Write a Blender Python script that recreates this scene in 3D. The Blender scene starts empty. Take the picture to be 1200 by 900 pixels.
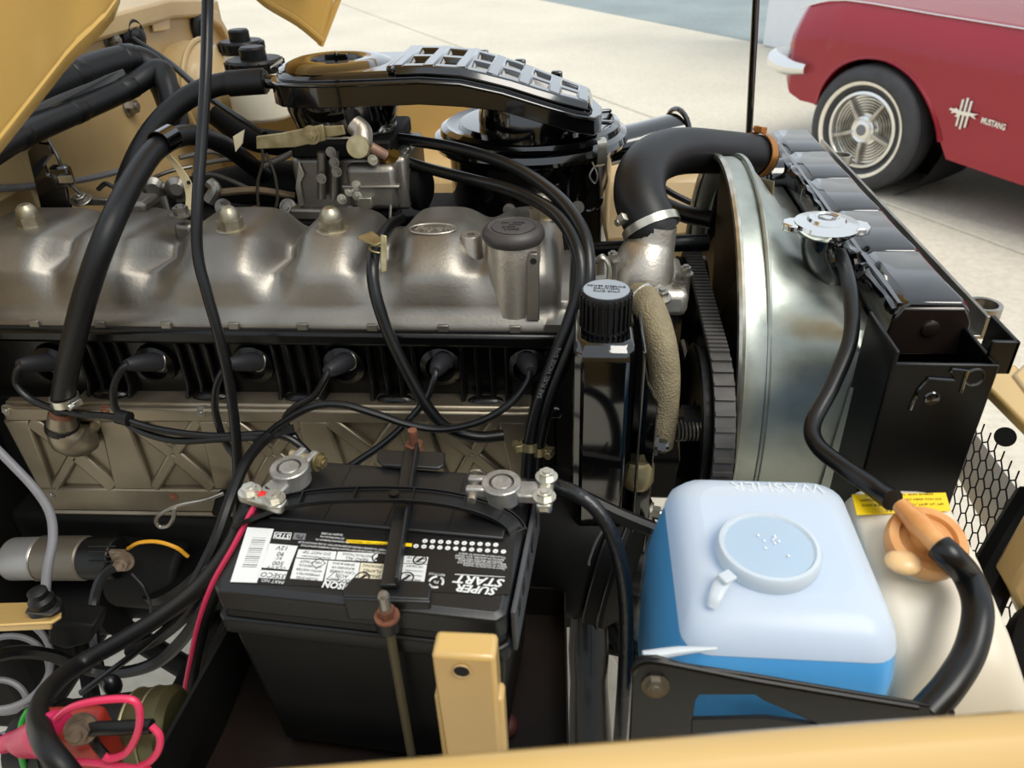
import bpy, math, random
from mathutils import Vector as V, Matrix
random.seed(7)
SC = bpy.context.scene
COL = SC.collection
PI = math.pi
R_ = math.radians
# ------------------------------------------------------------------ camera
FPX, HC = 900.0, 1.40
_y, _p, _r = R_(6), R_(32.5), R_(2.2)
LOOK = V((-math.sin(_y)*math.cos(_p), math.cos(_y)*math.cos(_p), -math.sin(_p)))
_rt = V((math.cos(_y), math.sin(_y), 0)); _up = _rt.cross(LOOK)
RT = math.cos(_r)*_rt - math.sin(_r)*_up
UP = math.cos(_r)*_up + math.sin(_r)*_rt
CAM = V((0, 0, HC))
cd = bpy.data.cameras.new('camera'); cam = bpy.data.objects.new('camera', cd); COL.objects.link(cam)
cd.sensor_width = 36; cd.lens = FPX/1200*36; cd.clip_start = .02; cd.clip_end = 200
mw = Matrix((RT, UP, -LOOK)).transposed().to_4x4(); mw.translation = CAM
cam.matrix_world = mw; SC.camera = cam
cd.dof.use_dof = True; cd.dof.focus_distance = .88; cd.dof.aperture_fstop = 9
# ------------------------------------------------------------------ light
w = bpy.data.worlds.new('overcast_sky'); SC.world = w; w.use_nodes = True
nt = w.node_tree; nt.nodes.clear()
wo = nt.nodes.new('ShaderNodeOutputWorld'); bg = nt.nodes.new('ShaderNodeBackground')
bg.inputs[0].default_value = (.84, .92, 1.0, 1); bg.inputs[1].default_value = 1.0
nt.links.new(bg.outputs[0], wo.inputs[0])
sd = bpy.data.lights.new('sun', 'SUN'); sd.energy = 2.7; sd.angle = R_(35); sd.color = (1, .95, .86)
so = bpy.data.objects.new('sun', sd); COL.objects.link(so)
so.rotation_euler = V((-.55, .42, -1)).to_track_quat('-Z', 'Y').to_euler()
vs = SC.view_settings
vs.view_transform = 'Standard'; vs.look = 'None'; vs.exposure = 0.14; vs.gamma = 1; vs.use_curve_mapping = False
# ------------------------------------------------------------------ geometry helpers
def at(px, py, X=None, Y=None, Z=None):
    d = ((px-600)/FPX)*RT + ((450-py)/FPX)*UP + LOOK
    t = (X-CAM.x)/d.x if X is not None else (Y-CAM.y)/d.y if Y is not None else (Z-CAM.z)/d.z
    return CAM + t*d
def atp(px, py, o, n):
    d = ((px-600)/FPX)*RT + ((450-py)/FPX)*UP + LOOK
    return CAM + d*((o-CAM).dot(n)/d.dot(n))
def pts(*l): return [at(a, b, Y=c) for a, b, c in l]
BASE = {}
def perp(d):
    d = d.normalized(); a = V((0, 0, 1)) if abs(d.z) < .9 else V((1, 0, 0))
    u = d.cross(a).normalized(); return u, d.cross(u).normalized()
def spline(p, k=6):
    if len(p) < 3: return list(p)
    q = [p[0]*2-p[1]] + list(p) + [p[-1]*2-p[-2]]; o = []
    for i in range(1, len(q)-2):
        a, b, c, d = q[i-1:i+3]
        for j in range(k):
            t = j/k
            o.append(.5*((2*b)+(c-a)*t+(2*a-5*b+4*c-d)*t*t+(3*b-a-3*c+d)*t**3))
    return o+[p[-1]]
class MB:
    def __init__(s): s.v = []; s.f = []
    def add(s, v, f):
        n = len(s.v); s.v += [V(x) for x in v]; s.f += [tuple(i+n for i in q) for q in f]; return s
    def box(s, c, sz, rz=0, m=None):
        x, y, z = [k/2 for k in sz]; c = V(c)
        rot = m if m is not None else Matrix.Rotation(rz, 3, 'Z')
        v = [c+rot@V((a, b, d)) for a in (-x, x) for b in (-y, y) for d in (-z, z)]
        return s.add(v, [(0,1,3,2),(4,6,7,5),(0,4,5,1),(2,3,7,6),(0,2,6,4),(1,5,7,3)])
    def lohi(s, lo, hi):
        lo, hi = V(lo), V(hi); return s.box((lo+hi)/2, hi-lo)
    def rings(s, rs, close=True, caps=True):
        n = len(rs[0]); v = [p for r in rs for p in r]; f = []
        for i in range(len(rs)-1):
            for j in range(n if close else n-1):
                k = (j+1) % n
                f.append((i*n+j, i*n+k, (i+1)*n+k, (i+1)*n+j))
        if caps and close:
            f.append(tuple(range(n-1, -1, -1))); f.append(tuple((len(rs)-1)*n+j for j in range(n)))
        return s.add(v, f)
    def tube(s, p, r, n=12, caps=True, k=6, flat=None):
        p = [V(x) for x in p]; m0 = len(p)
        q = spline(p, k) if k > 1 else p
        rr = r if isinstance(r, (list, tuple)) else [r]*m0
        rs = []; u = None
        for i, c in enumerate(q):
            d = (q[min(i+1, len(q)-1)]-q[max(i-1, 0)])
            if d.length < 1e-9: d = V((0, 0, 1))
            d.normalize()
            if u is None: u = perp(d)[0]
            u = (u-d*u.dot(d))
            u = u.normalized() if u.length > 1e-6 else perp(d)[0]
            w_ = d.cross(u)
            t = i/(len(q)-1)*(m0-1); a = min(int(t), m0-2) if m0 > 1 else 0
            ra = rr[a]+(rr[a+1]-rr[a])*(t-a)
            fl = flat or 1
            rs.append([c+(u*math.cos(2*PI*j/n)+w_*math.sin(2*PI*j/n)*fl)*ra for j in range(n)])
        return s.rings(rs, True, caps)
    def cyl(s, a, b, r, r2=None, n=20, caps=True):
        a, b = V(a), V(b); u, w_ = perp(b-a); r2 = r if r2 is None else r2
        return s.rings([[c+(u*math.cos(2*PI*j/n)+w_*math.sin(2*PI*j/n))*q for j in range(n)] for c, q in ((a, r), (b, r2))], True, caps)
    def lathe(s, prof, o, ax=(0, 0, 1), n=32, caps=True, u=None):
        o, ax = V(o), V(ax).normalized(); a, b = perp(ax)
        return s.rings([[o+ax*h+(a*math.cos(2*PI*j/n)+b*math.sin(2*PI*j/n))*max(r, 1e-5) for j in range(n)] for r, h in prof], True, caps)
    def prism(s, poly, vec):
        a = [V(p) for p in poly]; b = [p+V(vec) for p in a]; n = len(a)
        return s.add(a+b, [tuple(range(n-1, -1, -1)), tuple(range(n, 2*n))]+[(i, (i+1) % n, (i+1) % n+n, i+n) for i in range(n)])
    def ball(s, c, r, nu=16, nv=10):
        c = V(c); r = r if isinstance(r, (tuple, list)) else (r, r, r)
        return s.rings([[c+V((r[0]*math.sin(t)*math.cos(2*PI*j/nu), r[1]*math.sin(t)*math.sin(2*PI*j/nu), r[2]*math.cos(t))) for j in range(nu)] for t in [max(1e-3, min(PI-1e-3, PI*i/nv)) for i in range(nv+1)]], True, True)
    def torus(s, c, ax, Rr, r, n=32, m=10, a0=0, a1=2*PI):
        c = V(c); u, w_ = perp(V(ax)); full = abs(a1-a0-2*PI) < 1e-6; ax = V(ax).normalized(); rs = []
        for i in range(n+(0 if full else 1)):
            t = a0+(a1-a0)*i/n; e = u*math.cos(t)+w_*math.sin(t)
            rs.append([c+e*(Rr+r*math.cos(2*PI*j/m))+ax*r*math.sin(2*PI*j/m) for j in range(m)])
        if full: rs.append(rs[0])
        return s.rings(rs, True, not full)
    def hexa(s, c, ax, r, h):                         # hexagonal bolt head with washer
        c, ax = V(c), V(ax).normalized()
        s.cyl(c, c+ax*h*.25, r*1.45, n=18); s.cyl(c+ax*h*.2, c+ax*h, r, n=6); return s.cyl(c+ax*h, c+ax*h*1.25, r*.55, r*.5, n=10)
    def build(s, name, m, parent=None, bevel=0, sub=0, smooth=35, seg=2, solid=0):
        me = bpy.data.meshes.new(name)
        if parent is None:
            lo = V([min(v[i] for v in s.v) for i in range(3)]); hi = V([max(v[i] for v in s.v) for i in range(3)])
            b = V(((lo.x+hi.x)/2, (lo.y+hi.y)/2, lo.z))
        else: b = BASE[parent]
        me.from_pydata([v-b for v in s.v], [], s.f)
        import bmesh
        bm = bmesh.new(); bm.from_mesh(me); bmesh.ops.recalc_face_normals(bm, faces=bm.faces); bm.to_mesh(me); bm.free()
        me.materials.append(m)
        if smooth:
            me.shade_smooth(); me.set_sharp_from_angle(angle=R_(smooth))
        o = bpy.data.objects.new(name, me); COL.objects.link(o); BASE[o] = b
        if parent is None: o.location = b
        else: o.parent = parent
        if solid: q = o.modifiers.new('solid', 'SOLIDIFY'); q.thickness = solid; q.offset = 0
        if bevel:
            q = o.modifiers.new('bevel', 'BEVEL'); q.width = bevel; q.segments = seg; q.limit_method = 'ANGLE'; q.angle_limit = R_(40)
        if sub: q = o.modifiers.new('sub', 'SUBSURF'); q.levels = q.render_levels = sub
        return o
def tag(o, label, cat, group=None):
    o['label'] = label; o['category'] = cat
    if group: o['group'] = group
    return o
def thing(name, label, cat, base, group=None):
    o = bpy.data.objects.new(name, None); COL.objects.link(o); o.location = V(base); o.empty_display_size = .02
    BASE[o] = V(base); return tag(o, label, cat, group)
def text(name, s, o, xd, yd, size, m, parent, ext=.0002, shear=0, off=0, align='CENTER', sx=1):
    c = bpy.data.curves.new(name, 'FONT'); c.body = s; c.size = size; c.extrude = ext; c.shear = shear; c.offset = off
    c.align_x = align; c.align_y = 'CENTER'; c.resolution_u = 2
    t = bpy.data.objects.new('tmp', c); COL.objects.link(t)
    bpy.context.view_layer.update()
    me = bpy.data.meshes.new_from_object(t.evaluated_get(bpy.context.evaluated_depsgraph_get()))
    bpy.data.objects.remove(t)
    xd, yd = V(xd).normalized(), V(yd).normalized(); zd = xd.cross(yd)
    b = BASE[parent]
    for v in me.vertices:
        p = v.co; v.co = V(o)+xd*p.x*sx+yd*p.y+zd*p.z-b
    me.materials.clear(); me.materials.append(m)
    ob = bpy.data.objects.new(name, me); COL.objects.link(ob); ob.parent = parent; BASE[ob] = b
    return ob
# ------------------------------------------------------------------ materials
def lin(h):
    if isinstance(h, tuple): return h
    c = [int(h[i:i+2], 16)/255 for i in (0, 2, 4)]
    return tuple(x/12.92 if x <= .04045 else ((x+.055)/1.055)**2.4 for x in c)
def mat(name, col, rough=.5, metal=0, col2=None, vs_=12, bump=0, bs=80, coat=0, sss=0, spec=.5, rv=0, det=5, contrast=.2, sc=(1, 1, 1)):
    m = bpy.data.materials.new(name); m.use_nodes = True; n = m.node_tree; b = n.nodes['Principled BSDF']
    c = lin(col); b.inputs['Base Color'].default_value = (*c, 1)
    b.inputs['Roughness'].default_value = rough; b.inputs['Metallic'].default_value = metal
    b.inputs['Coat Weight'].default_value = coat; b.inputs['Coat Roughness'].default_value = .06
    b.inputs['Specular IOR Level'].default_value = spec
    if sss:
        b.inputs['Subsurface Weight'].default_value = sss; b.inputs['Subsurface Radius'].default_value = (.02, .02, .02); b.inputs['Subsurface Scale'].default_value = .5
    tc = n.nodes.new('ShaderNodeTexCoord'); mp = n.nodes.new('ShaderNodeMapping'); mp.inputs['Scale'].default_value = sc
    n.links.new(tc.outputs['Object'], mp.inputs[0])
    nz = n.nodes.new('ShaderNodeTexNoise'); nz.inputs['Scale'].default_value = vs_; nz.inputs['Detail'].default_value = det
    n.links.new(mp.outputs[0], nz.inputs['Vector'])
    rp = n.nodes.new('ShaderNodeValToRGB'); rp.color_ramp.elements[0].position = .5-contrast; rp.color_ramp.elements[1].position = .5+contrast
    c2 = lin(col2) if col2 else tuple(x*.82 for x in c)
    rp.color_ramp.elements[0].color = (*c2, 1); rp.color_ramp.elements[1].color = (*c, 1)
    n.links.new(nz.outputs[0], rp.inputs[0]); n.links.new(rp.outputs[0], b.inputs['Base Color'])
    if rv:
        mr = n.nodes.new('ShaderNodeMapRange'); mr.inputs[3].default_value = rough-rv; mr.inputs[4].default_value = rough+rv
        n.links.new(nz.outputs[0], mr.inputs[0]); n.links.new(mr.outputs[0], b.inputs['Roughness'])
    if bump:
        n2 = n.nodes.new('ShaderNodeTexNoise'); n2.inputs['Scale'].default_value = bs; n2.inputs['Detail'].default_value = 4
        n.links.new(mp.outputs[0], n2.inputs['Vector'])
        bp = n.nodes.new('ShaderNodeBump'); bp.inputs['Strength'].default_value = bump; bp.inputs['Distance'].default_value = .002
        n.links.new(n2.outputs[0], bp.inputs['Height']); n.links.new(bp.outputs[0], b.inputs['Normal'])
    return m
tan = mat('beige_car_paint', 'c8a768', .34, col2='bf9d5f', vs_=5, coat=.5)
tan_d = mat('beige_inner_paint', 'c0a676', .45, col2='ab8f62', vs_=7, coat=.15)
tanhood = mat('hood_paint', 'd8b062', .4, col2='d2a85a', vs_=3, coat=.3)
alum = mat('cast_aluminium', '9b978f', .43, .9, col2='66615a', vs_=9, bump=.12, bs=260, rv=.1, contrast=.28)
alum2 = mat('bright_cast_aluminium', 'c9c4ba', .38, .85, col2='a0988c', vs_=14, bump=.2, bs=320, rv=.08)
galv = mat('galvanised_sheet', 'b9beb6', .4, .85, col2='8f968f', vs_=26, bump=.04, bs=300, rv=.1, contrast=.3)
panel = mat('dull_pressed_steel', 'a09684', .4, .85, col2='6f6656', vs_=12, rv=.1, contrast=.3)
blk = mat('black_engine_enamel', '060606', .3, col2='030303', vs_=20, bump=.15, bs=90, coat=.12, spec=.3)
gloss = mat('gloss_black_paint', '070708', .1, col2='040404', vs_=10, coat=1, bump=.02, bs=40)
gloss_r = mat('wavy_gloss_black', '0a0a0c', .14, col2='050506', vs_=10, coat=1, bump=.12, bs=45)
rub = mat('black_rubber', '131314', .45, col2='0d0d0e', vs_=30, bump=.05, bs=200, spec=.35)
rubg = mat('semi_gloss_rubber', '0f1011', .32, col2='0a0a0b', vs_=30, spec=.4)
plas = mat('black_plastic', '0c0c0d', .4, col2='080808', vs_=30, bump=.08, bs=500, spec=.35)
plas2 = mat('grey_black_plastic', '161718', .4, col2='111112', vs_=25, bump=.06, bs=400)
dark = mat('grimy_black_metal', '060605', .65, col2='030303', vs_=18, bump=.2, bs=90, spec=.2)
steel = mat('bare_steel', 'a8a59e', .35, .9, col2='77736b', vs_=25)
zinc = mat('yellow_zinc_plate', 'b3a785', .42, .8, col2='857852', vs_=60)
nutm = mat('dull_plated_nut', 'aaa392', .4, .8, col2='827a62', vs_=60)
zincb = mat('bright_zinc_plate', 'd4d1c6', .28, .9, col2='a8a494', vs_=50)
chrome = mat('chrome', 'ecECEA', .14, 1, col2='e0e0de', vs_=4)
lead = mat('grey_lead', 'b4b2ad', .4, .75, col2='8b8984', vs_=60, bump=.4, bs=180)
rust = mat('rusty_copper_steel', '8f5f48', .6, .5, col2='5e3c2e', vs_=90, bump=.3, bs=200)
rustdk = mat('rusty_black_tray', '0b0a09', .5, col2='1d110a', vs_=7, contrast=.2, bump=.1, spec=.3)
red_ = mat('pink_red_insulation', 'd8345e', .4, col2='c42c52')
redr = mat('dull_red_plastic', 'a8301f', .5, col2='84251a', vs_=30)
pink = mat('magenta_rubber_boot', 'c8265a', .4, col2='b01d4c', sss=.1)
green = mat('green_insulation', '2f9a3a', .4)
yel = mat('yellow_insulation', 'd99a1c', .4)
grey = mat('grey_cable_sheath', '77767a', .42, col2='5f5e60')
white = mat('white_print', 'd6d7d6', .5, col2='cfd0cf')
dirt = mat('dirty_terminal_metal', '8c7c6c', .5, .6, col2='5f5144', vs_=70, bump=.2, bs=150)
blackp = mat('black_print', '0d0d0e', .4)
greyp = mat('grey_print', '77777a', .45)
yelp = mat('yellow_label', 'f3cf1a', .4, col2='e8bf14')
cream = mat('cream_polyethylene', 'dcd5c4', .35, col2='d2c9b6', vs_=6, sss=.25)
amber = mat('amber_plastic', 'd9a468', .35, col2='c07e40', vs_=40, sss=.3)
amber2 = mat('pale_amber_plastic', 'e6c08c', .35, sss=.3)
braid = mat('tan_braided_hose', '8a7f62', .75, col2='6e6450', vs_=40)
clothw = mat('natural_white', 'e6e7e6', .4, sss=.2)
carred = mat('candy_red_paint', '98142a', .2, .35, col2='921326', vs_=2, coat=.6)
tyre = mat('tyre_rubber', '3a3a3c', .62, col2='303032', vs_=20)
ww = mat('whitewall_stripe', 'efe6d2', .5)
shadowblk = mat('shadow_black', '0a0a0a', .8)  # near-black, paints shade into holes, slots, grooves and beneath the red car
wallp = mat('white_wall_paint', 'e6e9ec', .6, col2='e2e5e8')
oilcap = mat('grey_rubber_cap', '3d3a38', .5, col2='332f2e', vs_=40)
bootm = mat('dark_grey_boot_rubber', '26262a', .5, col2='1c1c1f', vs_=40, spec=.3)
ventm = mat('dark_grey_plastic', '47484b', .45)
silverp = mat('silver_print', '9fa6ac', .35, .4)
# bump for woven hose
_n = braid.node_tree; _b = _n.nodes['Principled BSDF']
_tc = [x for x in _n.nodes if x.type == 'TEX_COORD'][0]
_vo = _n.nodes.new('ShaderNodeTexVoronoi'); _vo.inputs['Scale'].default_value = 420
_bp = _n.nodes.new('ShaderNodeBump'); _bp.inputs['Strength'].default_value = .45; _bp.inputs['Distance'].default_value = .002
_n.links.new(_tc.outputs['Object'], _vo.inputs['Vector']); _n.links.new(_vo.outputs[0], _bp.inputs['Height']); _n.links.new(_bp.outputs[0], _b.inputs['Normal'])
# translucent white tank wall: part light passes straight, part scatters
def poly(name, col, thr, tint):
    m = bpy.data.materials.new(name); m.use_nodes = True; n = m.node_tree; b = n.nodes['Principled BSDF']
    b.inputs['Base Color'].default_value = (*lin(col), 1); b.inputs['Roughness'].default_value = .28
    tr = n.nodes.new('ShaderNodeBsdfTranslucent'); tr.inputs[0].default_value = (*lin(col), 1)
    tp = n.nodes.new('ShaderNodeBsdfTransparent'); tp.inputs[0].default_value = (*lin(tint), 1)
    m1 = n.nodes.new('ShaderNodeMixShader'); m1.inputs[0].default_value = .4
    m2 = n.nodes.new('ShaderNodeMixShader'); m2.inputs[0].default_value = thr
    n.links.new(b.outputs[0], m1.inputs[1]); n.links.new(tr.outputs[0], m1.inputs[2])
    n.links.new(m1.outputs[0], m2.inputs[1]); n.links.new(tp.outputs[0], m2.inputs[2])
    n.links.new(m2.outputs[0], n.nodes['Material Output'].inputs[0]); return m
tankw = poly('milky_polyethylene', 'f1f3f3', .14, 'f4fafe')
tankwet = poly('wetted_polyethylene', 'e6f0f5', .85, 'f4fafe')
capm = poly('cap_polyethylene', 'e4ebf0', .1, 'f4fafe')
fluid = mat('blue_washer_fluid', '2aaef2', .3, col2='2aaaee', vs_=3, sss=.2)
# concrete
def concrete(name, c1, c2, c3):
    m = mat(name, c1, .8, col2=c2, vs_=.9, bump=.25, bs=60, contrast=.22, det=8)
    n = m.node_tree; b = n.nodes['Principled BSDF']; tc = [x for x in n.nodes if x.type == 'TEX_COORD'][0]
    nz = n.nodes.new('ShaderNodeTexNoise'); nz.inputs['Scale'].default_value = 38; nz.inputs['Detail'].default_value = 8
    rp = n.nodes.new('ShaderNodeValToRGB'); rp.color_ramp.elements[0].position = .35; rp.color_ramp.elements[1].position = .62
    rp.color_ramp.elements[0].color = (*lin(c3), 1); rp.color_ramp.elements[1].color = (1, 1, 1, 1)
    mx = n.nodes.new('ShaderNodeMixRGB'); mx.blend_type = 'MULTIPLY'; mx.inputs[0].default_value = .22
    old = b.inputs['Base Color'].links[0].from_socket
    n.links.new(tc.outputs['Object'], nz.inputs['Vector']); n.links.new(nz.outputs[0], rp.inputs[0])
    n.links.new(old, mx.inputs[1]); n.links.new(rp.outputs[0], mx.inputs[2]); n.links.new(mx.outputs[0], b.inputs['Base Color']); return m
conc = concrete('warm_concrete', 'd0c9b8', 'c3bcac', 'b8ae9a')
conc2 = concrete('cool_far_paving', '8f9a9a', '7d8889', '9a9a98')
# ================================================================== SETTING
A_ = V((.5, -.866, 0)); N_ = V((.866, .5, 0))
def an(a, n, z=0): return A_*a+N_*n+V((0, 0, z))
fl = MB().add([(-45, -25, -.012), (45, -25, -.012), (45, 60, -.012), (-45, 60, -.012)], [(0, 1, 2, 3)]).build('floor', conc, smooth=0)
fl['kind'] = 'structure'; fl['label'] = 'pale warm concrete forecourt under both vehicles'
def slab(a0, a1, n0, n1, m):
    g = .010
    return MB().prism([an(a0+g, n0+g, -.05), an(a1-g, n0+g, -.05), an(a1-g, n1-g, -.05), an(a0+g, n1-g, -.05)], (0, 0, .05)).build('slab', m, fl, bevel=.006, smooth=0, seg=1)
BASE[fl] = fl.location.copy()
aa = [-23.7, -19.7, -15.7, -11.7, -7.7, -3.7, .3, 4.3]; nn = [-7.47, -4.77, -2.07, .63, 3.33, 6.03]
for i in range(7):
    for j in range(5): slab(aa[i], aa[i+1], nn[j], nn[j+1], conc)
for i in range(7): slab(aa[i], aa[i+1], 6.03, 16, conc2)
p0 = at(893, 54, Z=0)
wl = MB().prism([p0, p0+A_*4, p0+A_*4+N_*.35, p0+N_*.35], (0, 0, 3.2)).build('wall_back', wallp, bevel=.02, smooth=0)
wl['kind'] = 'structure'; wl['label'] = 'plain white wall end behind the red car'

# ================================================================== RED CAR
D_ = V((.616, -.788, 0)).normalized(); W_ = V((.788, .616, 0)).normalized(); Zv = V((0, 0, 1))
HUB = at(1015, 151, Z=.315)
O_ = V((HUB.x, HUB.y, 0))
def uvw(u, v, w_): return O_+D_*u+Zv*v+W_*w_
def uv(px, py):
    p = atp(px, py, HUB, W_); return ((p-HUB).dot(D_), p.z)
def interp(tab, x):
    if x <= tab[0][0]: return tab[0][1]
    for (a, b), (c, d) in zip(tab, tab[1:]):
        if x <= c: return b+(d-b)*(x-a)/max(1e-9, c-a)
    return tab[-1][1]
car = thing('red_coupe', 'glossy red vintage coupe with whitewall tyres parked on the concrete behind', 'car', O_)
top = [uv(*p) for p in ((921, 24), (930, 12), (945, 5), (985, 0), (1090, 17), (1200, 35))]
u0 = top[0][0]
top += [(top[-1][0]+.8, top[-1][1]), (3.7, top[-1][1])]
bot_f = [uv(*p) for p in ((920, 90), (928, 108), (940, 117), (959, 122))]
arch = [uv(*p) for p in ((959, 122), (966, 100), (984, 78), (1010, 67), (1040, 69), (1070, 87), (1090, 116), (1101, 145), (1104, 165))]
sill = [uv(*p) for p in ((1110, 186), (1200, 217))]
vb0 = sill[-1][1]
bot = [(u0-.001, bot_f[0][1])]+bot_f+arch[1:]+sill+[(2.2, vb0), (2.3, vb0), (2.4, .5), (2.6, .66), (2.85, .66), (3.05, .5), (3.15, vb0), (3.7, vb0+.05)]
bot = sorted(bot)
us = sorted(set([u0+.0]+[round(b[0], 4) for b in bot if b[0] > u0]+[u0+.02, u0+.05, u0+.1]+[.1*k for k in range(-5, 38)]))
def section(u):
    vt, vb = interp(top, u), interp(bot, u)
    e = max(0, .12-(u-u0))/.12; fr = .10*e*e
    s = []
    for k in range(15):
        t = k/14; v = vb+(vt-vb)*t; h = vt-v
        if h < .17: w_ = .085*((.17-h)/.17)**1.6
        elif h < .21: w_ = 0
        else: w_ = .004+.02*((h-.21)/.45)**2
        s.append((v, w_+fr-.03))
    s2 = [(vt+.004, .075+fr), (vt-.012, .10+fr), (vt+.01, .3), (vt+.045, .6), (vt+.05, .84)]
    half = s+s2
    full = half+[(v, 1.68-w_) for v, w_ in reversed(half[:-1])]
    return [uvw(u, v, w_) for v, w_ in full]
MB().rings([section(u) for u in us], close=True, caps=True).build('body_shell', carred, car, smooth=28)
MB().tube([uvw(a, b, -.02) for a, b in arch], .011, n=8, k=3).build('wheel_arch_lip', carred, car)
MB().tube([uvw(a, b-.004, -.0+.045) for a, b in top[1:6]], .004, n=6, k=3).build('fender_crest', chrome, car)
# wheel well behind the wheel
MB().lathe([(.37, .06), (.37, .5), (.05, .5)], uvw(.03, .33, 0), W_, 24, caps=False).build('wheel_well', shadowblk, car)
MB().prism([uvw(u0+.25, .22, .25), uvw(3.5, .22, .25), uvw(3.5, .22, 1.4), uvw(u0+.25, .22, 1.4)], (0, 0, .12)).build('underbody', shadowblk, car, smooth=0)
# cabin
cb = []
for u, hw, h in ((1.0, .72, .01), (1.45, .56, .42), (2.1, .55, .45), (2.75, .66, .05)):
    vt = interp(top, u); cb.append([uvw(u, vt+.02, .84-hw), uvw(u, vt+h, .84-hw+.05), uvw(u, vt+h, .84+hw-.05), uvw(u, vt+.02, .84+hw)])
MB().rings(cb).build('cabin', mat('dark_glass', '15181c', .08, coat=1), car, bevel=.03)
# bumper
bp_ = [uv(951, 82), uv(930, 76), uv(911, 69)]
bq = [uvw(bp_[0][0], bp_[0][1]+.01, -.045), uvw(bp_[1][0], bp_[1][1], -.055), uvw(bp_[2][0]+.01, bp_[2][1], -.02), uvw(bp_[2][0]-.06, bp_[2][1], .12), uvw(bp_[2][0]-.1, bp_[2][1], .5), uvw(bp_[2][0]-.1, bp_[2][1], 1.2), uvw(bp_[2][0]-.05, bp_[2][1], 1.6), uvw(bp_[0][0], bp_[0][1], 1.72)]
MB().tube(bq, [.028, .045, .05, .05, .05, .05, .05, .03], n=14).build('bumper', chrome, car)
MB().tube([uvw(bp_[2][0]+.05, .62, .2), uvw(bp_[2][0]+.05, .62, 1.5)], .05, n=8, k=1).build('grille_bar', chrome, car)
# wheel: everything turned about the hub axis (-W_ faces the camera)
def wheel(c):
    ax = -W_
    o = MB().lathe([(.19, -.1), (.235, -.13), (.29, -.12), (.312, -.085), (.316, -.02), (.312, .02), (.30, .045), (.285, .056), (.262, .064), (.245, .064), (.215, .05), (.195, .03), (.19, .01)], c, ax, 64, caps=False).build('tyre', tyre, car)
    MB().lathe([(.238, .0645), (.24, .0662), (.226, .0622), (.222, .055)], c, ax, 64, caps=False).build('whitewall', ww, o)
    for k in range(6):
        MB().torus(c+ax*(.02-.022*k), ax, .3135, .0022, 48, 6).build('tread_groove', shadowblk, o)
    h = MB().lathe([(.198, .0), (.2, .03), (.19, .045), (.176, .047), (.17, .036), (.168, .015), (.06, .008), (.0, .008)], c, ax, 56, caps=False).build('hubcap', chrome, car)
    for k in range(6):
        MB().torus(c+ax*(.017), ax, .085+.0145*k, .0042, 48, 6).build('trim_ring', steel, h)
    u, w2 = perp(ax)
    for k in range(5):
        t = 2*PI*k/5+.35; e = u*math.cos(t)+w2*math.sin(t); f = ax.cross(e)
        MB().rings([[c+e*r+f*hw+ax*z0, c+e*r+f*hw*.6+ax*z1, c+e*r-f*hw*.6+ax*z1, c+e*r-f*hw+ax*z0] for r, hw, z0, z1 in ((.055, .017, .01, .038), (.115, .014, .01, .044), (.168, .012, .01, .04))]).build('spoke', alum2, h, bevel=.003)
    MB().lathe([(.066, .01), (.066, .034), (.058, .04), (.05, .034), (.046, .034), (.044, .040), (.03, .043), (.0, .044)], c, ax, 40).build('hub_centre', chrome, h)
    MB().lathe([(.028, .044), (.026, .046), (0, .046)], c, ax, 28).build('hub_badge', greyp, h)
wheel(HUB); wheel(uvw(2.72, .315, 0))
# badge: three upright bars with a running horse, and lettering
eu, ev = uv(1134, 132); E0 = uvw(eu, ev, -.03)
bd = MB()
for k, hh in ((-1, .085), (0, .1), (1, .085)): bd.box(E0+D_*(.02*k), (.011, .006, hh*1.4), m=Matrix((D_, W_, Zv)).transposed())
bdo = bd.build('badge_bars', chrome, car, bevel=.002)
hs = [(-.085, .02), (-.075, .034), (-.06, .03), (-.045, .04), (-.03, .028), (.0, .022), (.03, .026), (.05, .022), (.085, .024), (.06, .008), (.078, -.012), (.06, -.008), (.045, .002), (.015, -.004), (-.01, -.002), (-.03, -.022), (-.045, -.02), (-.03, -.004), (-.045, .006), (-.07, -.004), (-.062, .014)]
MB().prism([E0-W_*.009+D_*a*.82+Zv*(b*.62-.004) for a, b in hs], W_*.005).build('running_horse', chrome, bdo)
t0 = uv(1147, 138); t1 = uv(1175, 147)
tx = uvw(t1[0], t1[1], -.034)-uvw(t0[0], t0[1], -.034)
text('lettering', 'MUSTANG', uvw(*((t0[0]+t1[0])/2+.03, (t0[1]+t1[1])/2), -.03), tx, Zv, .036, chrome, car, ext=.002, off=.001, sx=tx.length/.17)

# ================================================================== CAR BODY AROUND THE ENGINE BAY
body = thing('engine_bay_body', 'beige painted fenders and firewall of the vehicle around the open engine bay', 'vehicle body', (-.1, .8, .3))
XF = -.72
# firewall with lip
MB().lohi((XF-.03, .93, .55), (XF, 1.62, 1.245)).build('firewall', tan_d, body, bevel=.004)
MB().rings([[V((XF-.30, y, 1.265-q)), V((XF-.02, y, 1.275-q)), V((XF+.012, y, 1.268-q)), V((XF+.014, y, 1.24-q)), V((XF-.02, y, 1.23-q)), V((XF-.3, y, 1.23-q))] for y, q in ((.3, .02), (1.0, 0), (1.4, 0), (1.52, .012), (1.58, .04), (1.62, .09))]).build('cowl_edge', tan_d, body, bevel=.004)
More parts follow.
